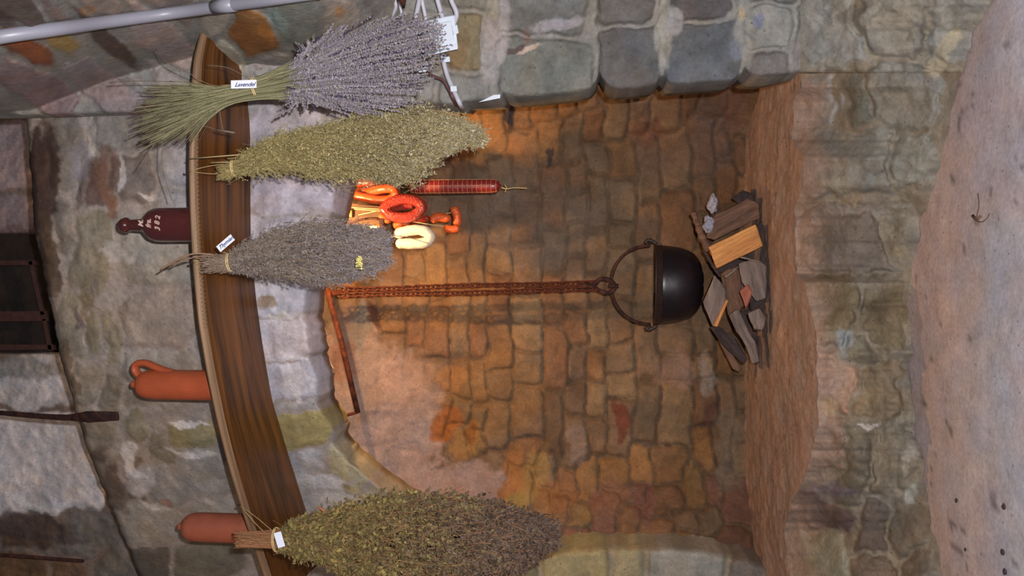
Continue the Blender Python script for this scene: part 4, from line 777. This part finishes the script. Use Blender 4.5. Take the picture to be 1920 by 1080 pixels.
# ------------------------------------------------------------------ iron strap and rod by the canopy top, niche frame, twig
V = []; P = smooth_path(pth([(-60, 770, 2.50), (0, 774, 2.46), (70, 780, 2.41), (130, 783, 2.355), (175, 781, 2.32), (222, 780, 2.335)]), 60)
w_ = np.interp(np.linspace(0, 1, 60), [0, 0.6, 0.7, 0.85, 1], [0.010, 0.012, 0.018, 0.020, 0.015]) * (1 + 0.10 * fbm(np.arange(60) / 3.0, np.zeros(60), 5, 2))
st = thing_mesh('iron_strap', tube(P, w_, 12, flat=0.35), M_drust); tag(st, 'flat dark rusty iron strap fixed over the top edge of the stone canopy', 'iron strap')
rd = thing_mesh('iron_rod', tube(pth([(-60, 1034, 2.98), (0, 1040, 2.98), (156, 1052, 2.98)]), 0.007, 8), M_drust); tag(rd, 'thin rusty iron rod on the upper wall far left of the canopy', 'iron rod')
wf = empty('window_1', W(40, 550, 3.1)); wf['kind'] = 'structure'
for q in ([(-320, 490), (72, 488), (74, 497), (-320, 501)], [(-320, 586), (90, 583), (92, 602), (-320, 608)], [(52, 490), (60, 488), (84, 590), (76, 592)], [(78, 598), (86, 597), (98, 656), (90, 658)], [(-320, 646), (104, 646), (106, 656), (-320, 659)]):
    quadbox('frame_bar', q, 3.13, 0.03, M_frame, wf, 0.002)
quadbox('window_panel', [(-330, 436), (118, 436), (118, 664), (-330, 664)], 3.22, 0.03, simple('dark_board', (44, 38, 36), 0.8, 0, 0.3, (0.5, 1.5), 12, 0.3), wf, 0.001)
tw_ = thing_mesh('twig', [tube(pth([(1830, 362, 1.90), (1832, 385, 1.89), (1830, 404, 1.875)]) * [1, 1, 0] + [0, 0, 0.008], 0.0012, 5)], M_wdark) if False else None
def onfloor(px, py, z=0.006): return W(px, py, Yz(px, z))
tp = [(1834, 362), (1836, 384), (1832, 404), (1830, 412), (1840, 416), (1850, 410), (1856, 400)]
tw_ = thing_mesh('twig', [tube(smooth_path([onfloor(a, b) for a, b in tp], 30), 0.0010, 5), tube([onfloor(1824, 404), onfloor(1830, 411), onfloor(1838, 406)], 0.0032, 6)], M_wbrown); tag(tw_, 'small bent brown twig lying on the pale floor', 'twig')
for i, (a, b, r_, lb_) in enumerate(((1880, 1035, 0.006, 'largest dark crumb on the floor near the photo corner'), (1810, 1030, 0.004, 'dark crumb on the floor beside the largest one'), (1882, 950, 0.006, 'dark crumb on the floor above the largest one'), (1793, 938, 0.005, 'sliver shaped brown crumb on the floor'), (1884, 1072, 0.006, 'dark crumb at the very bottom edge of the photo'))):
    c = onfloor(a, b, 0.003); bm = bmesh.new(); bmesh.ops.create_icosphere(bm, subdivisions=2, radius=r_)
    for v in bm.verts: v.co = Vector((v.co.x * (0.6 + 0.8 * rng.random()), v.co.y * 1.1, v.co.z * 0.5))
    me = bpy.data.meshes.new('floor_crumb'); bm.to_mesh(me); bm.free(); o = link('floor_crumb', me, M_wdark); o.location = Vector(c.tolist()); tag(o, lb_, 'debris', 'crumbs on the floor')

# ------------------------------------------------------------------ hanging herb bunches
def stems_mesh(curves, rad, sides=3):
    """many thin tubes at once; curves (k, n, 3)"""
    K, n, _ = curves.shape
    T = np.gradient(curves, axis=1); T /= np.linalg.norm(T, axis=2, keepdims=True) + 1e-9
    N = np.cross(T, np.array([0.2, 1.0, 0.1])); N /= np.linalg.norm(N, axis=2, keepdims=True) + 1e-9; B = np.cross(T, N)
    a = np.arange(sides) * 2 * math.pi / sides
    V = curves[:, :, None] + np.asarray(rad)[..., None, None] * (np.cos(a)[None, None, :, None] * N[:, :, None] + np.sin(a)[None, None, :, None] * B[:, :, None])
    f = grid_faces(n, sides, True); Fq = (f[None] + (np.arange(K) * n * sides)[:, None, None]).reshape(-1, 4)
    return V.reshape(-1, 3), Fq
def leaves_mesh(P, L, Wd, D=None, spread=1.0, curl=0.3):
    """bent diamond leaves at P; D preferred direction"""
    n = len(P); R = nr.normal(size=(n, 3)); d = R * spread + (0 if D is None else D); d /= np.linalg.norm(d, axis=1)[:, None] + 1e-9
    s = np.cross(d, nr.normal(size=(n, 3))); s /= np.linalg.norm(s, axis=1)[:, None] + 1e-9; u = np.cross(d, s)
    L = np.asarray(L)[:, None]; Wd = np.asarray(Wd)[:, None]
    v0 = P; v1 = P + d * L * 0.5 + s * Wd + u * Wd * curl; v2 = P + d * L; v3 = P + d * L * 0.5 - s * Wd + u * Wd * curl
    V = np.stack([v0, v1, v2, v3], 1).reshape(-1, 3); return V, np.arange(4 * n).reshape(n, 4)
def buds_mesh(P, r):
    """small lumps, squashed octahedra as quads pairs"""
    n = len(P); r = np.asarray(r)[:, None]
    q = np.array([[1, 0, 0], [0, 1, 0], [-1, 0, 0], [0, -1, 0], [0, 0, 1.0], [0, 0, -1.0]]) * 1.0
    V = P[:, None] + r[:, :, None] * q[None] * (0.7 + 0.6 * nr.rand(n, 6, 1))
    f = np.array([[0, 1, 4, 4], [1, 2, 4, 4], [2, 3, 4, 4], [3, 0, 4, 4], [1, 0, 5, 5], [2, 1, 5, 5], [3, 2, 5, 5], [0, 3, 5, 5]])[:, :3]
    return V.reshape(-1, 3), (f[None] + (np.arange(n) * 6)[:, None, None]).reshape(-1, 3)
def jcol(c, n, rep, s=0.18, alt=None, pa=0.3):
    C = np.repeat(lin(c)[None], n, 0) 
    if alt is not None:
        k = nr.rand(n) < pa; C[k] = lin(alt)
    C = C * (1 + s * nr.normal(size=(n, 1))).clip(0.35, 1.9); return np.repeat(C, rep, 0)
def tagcard(parent, c, xd, w, h, text, Y, tsize, off=(0, 0)):
    xd = np.array(xd, float); xd /= np.linalg.norm(xd); yd = np.array([-xd[1], xd[0]])     # image directions (px, py up)
    ir = W(961, 540, Y) - W(960, 540, Y); iu = W(960, 539, Y) - W(960, 540, Y); ir /= np.linalg.norm(ir); iu /= np.linalg.norm(iu)
    X = ir * xd[0] + iu * xd[1]; U = ir * yd[0] + iu * yd[1]; k = Y / F; C0 = W(c[0], c[1], Y); Z = np.cross(X, U)
    card = thing_mesh('name_tag', boxv(C0, X * w / 2 * k, U * h / 2 * k, Z * 0.0006), M_card, parent, smooth=False)
    card['label'] = 'white paper name tag'
    if text:
        o = text_mesh('lettering', text, tsize * k, C0 + Z * 0.001 + X * off[0] * k + U * off[1] * k, X, U, M_ink, card, 0.5, 0.0002, 0.0002)
        o.location = -Vector(card.location) - Vector(parent.location)
    return card
def bezier(p0, p1, p2, p3, n):
    t = np.linspace(0, 1, n)[None, :, None]; p0, p1, p2, p3 = [p[:, None] for p in (p0, p1, p2, p3)]
    return (1 - t) ** 3 * p0 + 3 * (1 - t) ** 2 * t * p1 + 3 * (1 - t) * t * t * p2 + t ** 3 * p3

# --- lavender bunch
YL = 1.75
def hang_string(root, a, Yb, b, sag=0.0):
    """loop from the tie up to a nail in the front edge of the mantel board; a, b are (px, py)"""
    x = float(W(b[0], b[1], 1.86)[0]); yf = shelf_front(x); q = np.array([x, yf - 0.006, ZS + 0.012]); p = W(a[0], a[1], Yb)
    for sg in (-1, 1):
        thing_mesh('loop', tube(smooth_path([p + [sg * 0.012, 0, 0], (p + q) / 2 + [sg * 0.010, -0.004, 0], q + [0, -0.004, 0.002]], 10), 0.0009, 5), M_string, root)
    nl_ = thing_mesh('nail', tube([q + [0, -0.008, 0.003], q + [0, -0.006, 0.002], q + [0, -0.004, 0.001], q + [0, 0.016, 0]], [0.0035, 0.0035, 0.0014, 0.0012], 8), M_drust, root)
def lav():
    root = empty('lavender_bunch', W(480, 165, YL)); tag(root, 'big lavender bunch with splayed green stalks and lilac spikes, topmost in the photo', 'herb bunch', 'dried herb bunches')
    n = 560; a = nr.uniform(-1, 1, n); a = np.sign(a) * np.abs(a) ** 0.85; d = nr.uniform(-1, 1, n) * np.sqrt(1 - 0.8 * a * a)
    s_px = nr.uniform(240, 350, n) + 24 * np.abs(a); s_py = 212 + a * 56 + nr.normal(size=n) * 6 + (345 - s_px) * 0.10
    e_px = 735 + nr.uniform(-170, 115, n) - 20 * np.abs(a) - 40 * np.maximum(a, 0); e_py = 122 + a * 90 * np.interp(e_px, [560, 700], [0.72, 1.0]) + nr.normal(size=n) * 8 - (e_px - 700) * 0.13
    e_py = np.where((e_px > 790), e_py * 0.7 + 0.3 * 80, e_py)
    p0 = W(s_px, s_py, YL + d * 0.045); p1 = W(400 + 0 * a, 186 + a * 20, YL + d * 0.02); p2 = W(500 + 0 * a, 160 + a * 19, YL + d * 0.018); p3 = W(e_px, e_py, YL + d * 0.075 + 0.01)
    m1 = W(440 + 0 * a, 176 + a * 18, YL + d * 0.018)
    A = bezier(p0, p0 * 0.55 + p1 * 0.45, p1, m1, 8); mid2 = W(590 + 0 * a, 142 + a * 44, YL + d * 0.03)
    Bz = bezier(m1, p2, mid2, p3, 14); cv = np.concatenate([A, Bz[:, 1:]], 1)
    cv[:, 14:] += np.cumsum(nr.normal(size=cv[:, 14:].shape) * 0.0012, axis=1)
    r = np.full(cv.shape[:2], 0.00075); r[:, -4:] *= 0.7
    V, Fq = stems_mesh(cv, r); nn = cv.shape[1] * 3
    base = jcol((146, 142, 108), n, nn, 0.16, (120, 114, 84), 0.3).reshape(n, cv.shape[1], 3, 3)
    dk = nr.rand(n) < 0.5; base[dk, :1] = lin((92, 58, 58)); base[:, -7:] = base[:, -7:] * 0.45 + lin((120, 112, 122)) * 0.55
    st = thing_mesh('stems', (V, Fq), M_herb, root, colr=base); st['kind'] = 'stuff'
    Q = []; T_ = []
    for i in range(n):
        seg = cv[i, 8:]; L_ = np.linalg.norm(np.diff(seg, axis=0), axis=1).sum(); u0 = nr.uniform(0.46, 0.72); m_ = int(L_ * (1 - u0) / 0.0026); tt = np.linspace(u0, 1.0, max(m_, 6)) * (len(seg) - 1); ii = np.minimum(tt.astype(int), len(seg) - 2); fr_ = (tt - ii)[:, None]
        Q.append(seg[ii] * (1 - fr_) + seg[ii + 1] * fr_)
    cnt = np.array([len(q) for q in Q]); Q = np.concatenate(Q); Q = Q + nr.normal(size=Q.shape) * 0.0010
    V, Fq = buds_mesh(Q, nr.uniform(0.0018, 0.0034, len(Q)))
    stemc = np.repeat((nr.rand(n) < 0.06) , cnt); cb_ = np.repeat(lin((134, 126, 134))[None], len(Q), 0); cb_[stemc] = lin((62, 58, 80)); gr = nr.rand(len(Q)) < 0.15; cb_[gr] = lin((144, 138, 126))
    tone = np.repeat((1 + 0.14 * nr.normal(size=n)).clip(0.6, 1.35), cnt)[:, None]
    cb_ = cb_ * tone * (1 + 0.12 * nr.normal(size=(len(Q), 1))).clip(0.5, 1.6)
    fl = thing_mesh('flower_spikes', (V, Fq), M_herb, root, colr=np.repeat(cb_, 6, 0), smooth=False); fl['kind'] = 'stuff'
    stv = [tube(smooth_path(pth([(388, 122, YL), (430, 128, YL), (470, 150, YL)]), 10), 0.0009, 5), tube(smooth_path(pth([(292, 92, YL + .02), (315, 118, YL), (372, 146, YL)]), 12), 0.0009, 5), tube(smooth_path(pth([(305, 262, YL), (304, 312, YL + .01), (317, 358, YL + .03), (322, 375, YL + .04)]), 14), 0.0011, 5), tube(smooth_path(pth([(290, 268, YL), (272, 296, YL), (258, 318, YL)]), 8), 0.001, 5), tube(smooth_path(pth([(410, 196, YL), (414, 222, YL - .01), (418, 247, YL - .01)]), 8), 0.0009, 5), tube(smooth_path(pth([(340, 228, YL), (390, 238, YL), (418, 247, YL)]), 8), 0.0007, 5), tube(pth([(404, 243, YL - .01), (440, 249, YL - .01)]), 0.0022, 5), tube(smooth_path(pth([(700, 176, YL), (760, 170, YL + .05), (800, 158, YL + .08)]), 12), 0.001, 5), tube(smooth_path(pth([(240, 256, YL + .01), (300, 232, YL), (360, 214, YL)]), 8), 0.001, 5), tube(smooth_path(pth([(205, 155, YL), (260, 152, YL), (350, 154, YL)]), 8), 0.001, 5)]
    V, Fq = merge(stv); x = thing_mesh('stray_stalks', (V, Fq), M_herb, root, colr=np.repeat(lin((112, 100, 88))[None], len(V), 0)); x['kind'] = 'stuff'
    a_ = np.linspace(0, 2 * math.pi, 20); dd = W(482, 165, YL); ring_ = dd + np.stack([0.024 * np.cos(a_), 0.026 * np.sin(a_), 0.004 * np.cos(a_)], -1)
    for q in (0, 0.004): thing_mesh('tie', tube(ring_ + [0, 0, q], 0.0012, 5), M_string, root)
    hang_string(root, (476, 165), YL, (362, 168))
    tagcard(root, (457, 158), (1, 0.0), 52, 16, 'Lavendel', YL - 0.045, 11.5, (2, -1))
lav()

def leafy(name, label, axis, nst, nleaf, leaf_len, leaf_w, cst, clf, alt, pa, YB, tie, cut, depthk=0.7, alt2=None, stemr=0.0007, cut_spread=1.0, clump=1.0, nail=None, nspr=120, spr_len=0.03, ragged=0.10):
    """bunch hanging from a tie: axis = [(px, py, half width px)] from the tie to the tip; cut = stalk ends.
    Leaves grow in short side sprigs all through the bunch."""
    root = empty(name, W(tie[0], tie[1], YB)); tag(root, label, 'herb bunch', 'dried herb bunches')
    ax = np.array(axis, float); sx_ = (ax[:, 0] - ax[0, 0]) / (ax[-1, 0] - ax[0, 0]); k = YB / F
    def pos(u, a, d):
        px = np.interp(u, sx_, ax[:, 0]); py = np.interp(u, sx_, ax[:, 1]); w = np.interp(u, sx_, ax[:, 2])
        return W(px, py + a * w, YB + d * w * k * depthk), w * k
    n = nst; a = nr.uniform(-1, 1, n); d = nr.uniform(-1, 1, n) * np.sqrt(1 - 0.9 * a * a); ul = nr.uniform(0.3, 0.9, n); m_ = 16
    us = np.linspace(0, 1, m_)[None] * ul[:, None]
    cvb, _ = pos(us, 0.88 * a[:, None] * (1 + 0.10 * np.sin(us * 9 + a[:, None] * 25)), 0.9 * d[:, None])
    cvb[:, 3:] += np.cumsum(nr.normal(size=cvb[:, 3:].shape) * 0.0022, axis=1)
    c0 = W(cut[0] + nr.uniform(-14, 18, n) * cut_spread, cut[1] + nr.uniform(-1, 1, n) * cut[2], YB + d * cut[2] * k)
    cva = c0[:, None] + (cvb[:, :1] - c0[:, None]) * np.linspace(0, 1, 6)[None, :-1, None]; cv = np.concatenate([cva, cvb], 1)
    V, Fq = stems_mesh(cv, np.full(cv.shape[:2], stemr))
    st = thing_mesh('stems', (V, Fq), M_herb, root, colr=jcol(cst, n, cv.shape[1] * 3, 0.2)); st['kind'] = 'stuff'
    # side sprigs: start inside the bunch, drift outwards and down
    ns = int(nleaf / 9); u = nr.rand(ns) ** 0.85 * 0.97 + 0.0; th = nr.uniform(0, 2 * math.pi, ns); rr = np.sqrt(nr.uniform(0.15, 1.0, ns))
    rr = np.where(nr.rand(ns) < 0.5, 0.8 + 0.2 * rr, rr) * (1 + ragged * 0.6 * nr.normal(size=ns))
    P0, wk = pos(u, rr * np.cos(th), rr * np.sin(th)); P1, _ = pos(np.minimum(u + 0.05, 1), rr * np.cos(th), rr * np.sin(th))
    G = P1 - P0; G /= np.linalg.norm(G, axis=1)[:, None] + 1e-9
    out = np.stack([-np.cos(th), np.sin(th), 0 * th], -1); Dn = G * 0.9 + out * 0.28 + nr.normal(size=(ns, 3)) * 0.38; Dn /= np.linalg.norm(Dn, axis=1)[:, None]
    Ls = spr_len * nr.uniform(0.5, 1.5, ns); P0 = P0 - Dn * (Ls * 0.6)[:, None]
    tt = np.linspace(0, 1, 5); bend = nr.normal(size=(ns, 1, 3)) * 0.004
    sc_ = P0[:, None] + Dn[:, None] * (Ls[:, None] * tt[None])[..., None] + bend * (tt ** 2)[None, :, None]
    V, Fq = stems_mesh(sc_, np.full(sc_.shape[:2], stemr * 0.8))
    sp_ = thing_mesh('sprigs', (V, Fq), M_herb, root, colr=jcol(cst, ns, 15, 0.25)); sp_['kind'] = 'stuff'
    t9 = nr.rand(ns, 9) ** 0.8; LP = (P0[:, None] + Dn[:, None] * (Ls[:, None] * t9)[..., None] + bend * (t9 ** 2)[..., None]).reshape(-1, 3)
    LP = LP + nr.normal(size=LP.shape) * leaf_len * 0.15; N9 = len(LP); sc = nr.uniform(0.45, 1.5, N9)
    V, Fq = leaves_mesh(LP, leaf_len * sc, leaf_w * sc, np.repeat(Dn, 9, 0), 0.8, 0.5)
    U9 = np.repeat(u, 9); tone = np.repeat((1 + 0.16 * nr.normal(size=ns)).clip(0.5, 1.5), 9)[:, None]
    C = np.repeat(lin(clf)[None], N9, 0); kk_ = np.repeat(nr.rand(ns) < pa, 9); C[kk_] = lin(alt)
    if alt2 is not None:
        w = ss(0.25, 0.85, U9 + 0.12 * nr.normal(size=N9))[:, None]; C = C * (1 - w) + lin(alt2) * w
    C = C * tone * (1 + 0.14 * nr.normal(size=(N9, 1))).clip(0.5, 1.6)
    lf = thing_mesh('leaves', (V, Fq), M_herb, root, colr=np.repeat(C, 4, 0), smooth=False); lf['kind'] = 'stuff'
    a_ = np.linspace(0, 2 * math.pi, 20); w0 = ax[0, 2] * k; dd = W(tie[0], tie[1], YB)
    ring_ = dd + np.stack([w0 * 1.05 * np.cos(a_), w0 * depthk * 1.1 * np.sin(a_), 0.003 * np.cos(a_)], -1)
    for q in (0, 0.004): thing_mesh('tie', tube(ring_ + [0, 0, q], 0.0013, 5), M_string, root)
    if nail: hang_string(root, tie, YB, nail)
    return root
YB_ = 1.81
r_ = leafy('herb_bunch', 'yellow-green feathery herb bunch hanging between the lavender and the brown bottle', [(440, 316, 15), (500, 293, 25), (560, 285, 37), (640, 281, 48), (720, 276, 60), (780, 270, 61), (820, 258, 44), (865, 248, 22), (915, 262, 5)], 260, 46000, 0.0062, 0.0012, (150, 134, 88), (146, 138, 92), (166, 152, 104), 0.35, YB_, (440, 316), (418, 325, 14), alt2=(152, 146, 122), nail=(360, 320), spr_len=0.046, ragged=0.34)
V, Fq = merge([tube(pth([(352, 298, YB_ + .02), (400, 294, YB_), (450, 290, YB_)]), 0.0013, 5), tube(pth([(395, 305, YB_), (425, 304, YB_), (450, 306, YB_)]), 0.0015, 5), tube(smooth_path(pth([(760, 262, YB_), (830, 250, YB_ + .01), (880, 252, YB_ + .02)]), 10), 0.0011, 5), tube(smooth_path(pth([(800, 246, YB_), (860, 258, YB_), (915, 266, YB_)]), 10), 0.0011, 5), tube(smooth_path(pth([(560, 246, YB_), (640, 224, YB_), (740, 205, YB_ + .02)]), 10), 0.001, 5)])
x = thing_mesh('stray_stalks', (V, Fq), M_herb, r_, colr=np.repeat(lin((176, 164, 122))[None], len(V), 0)); x['kind'] = 'stuff'
r_ = leafy('thyme_bunch', 'bushy grey thyme bunch hanging just below the brown bottle', [(432, 492, 17), (470, 482, 28), (530, 474, 44), (590, 472, 54), (640, 474, 52), (690, 470, 42), (735, 468, 24)], 220, 46000, 0.0048, 0.0013, (140, 122, 104), (130, 122, 116), (104, 98, 96), 0.35, YB_, (432, 492), (396, 494, 20), alt2=(122, 117, 122), cut_spread=1.6, nail=(362, 492), spr_len=0.032, ragged=0.24)
V, Fq = merge([tube(smooth_path(pth([(300, 507, 1.80), (330, 488, 1.79), (362, 476, 1.79), (400, 478, YB_), (440, 488, YB_)]), 20), 0.0022, 6), tube(smooth_path(pth([(310, 500, 1.80), (340, 490, 1.79), (380, 480, 1.79), (430, 490, YB_)]), 14), 0.0014, 5), tube(smooth_path(pth([(322, 500, 1.81), (345, 486, 1.8), (372, 484, YB_), (430, 494, YB_)]), 14), 0.0012, 5), tube(smooth_path(pth([(620, 508, YB_), (680, 512, YB_), (722, 528, YB_)]), 10), 0.001, 5), tube(smooth_path(pth([(650, 500, YB_), (690, 490, YB_), (740, 482, YB_)]), 10), 0.001, 5), tube(smooth_path(pth([(700, 440, YB_), (760, 444, YB_), (820, 462, YB_)]), 10), 0.0009, 5)])
x = thing_mesh('stray_stalks', (V, Fq), M_herb, r_, colr=np.repeat(lin((140, 112, 92))[None], len(V), 0)); x['kind'] = 'stuff'
Pb = W(672, 493, YB_ - 0.07) + nr.normal(size=(60, 3)) * [0.006, 0.003, 0.004]; V, Fq = buds_mesh(Pb, nr.uniform(0.002, 0.004, 60)); x = thing_mesh('yellow_flower', (V, Fq), M_herb, r_, colr=np.repeat(lin((206, 196, 120))[None], len(V), 0)); x['label'] = 'tiny pale yellow flower head'
tagcard(r_, (423, 456), (0.78, 0.63), 38, 14, 'Thymian', YB_ - 0.05, 10.5, (1, 0))
YD = 1.96
r_ = leafy('sage_bunch', 'largest herb bunch, brown-green crumpled leaves, nearest the two-jug end of the mantel board', [(528, 1012, 22), (580, 1008, 38), (650, 1012, 62), (740, 1014, 84), (840, 1020, 90), (930, 1022, 76), (1000, 1010, 40), (1050, 998, 10)], 200, 42000, 0.0115, 0.0036, (150, 108, 76), (112, 99, 62), (136, 122, 70), 0.3, YD, (520, 1012), (452, 1012, 16), alt2=(88, 73, 64), depthk=0.8, nail=(470, 1012), spr_len=0.045, ragged=0.12)
V, Fq = merge([tube(pth([(596, 950, YD), (614, 962, YD), (630, 974, YD)]), 0.004, 6), tube(smooth_path(pth([(700, 968, YD), (790, 948, YD), (885, 918, YD)]), 12), 0.0016, 5), tube(smooth_path(pth([(720, 965, YD), (800, 945, YD), (872, 912, YD)]), 12), 0.0016, 5)] + [tube(pth([(440 + 3 * i, 996 + 6 * i, YD + .01 * (i % 2)), (500, 1002 + 3.5 * i, YD), (560, 1004 + 3 * i, YD)]), 0.0028, 6) for i in range(6)])
x = thing_mesh('stalks', (V, Fq), M_herb, r_, colr=np.repeat(lin((170, 112, 76))[None], len(V), 0)); x['kind'] = 'stuff'
tagcard(r_, (524, 1012), (0.30, -0.95), 30, 15, '', YD - 0.06, 9)
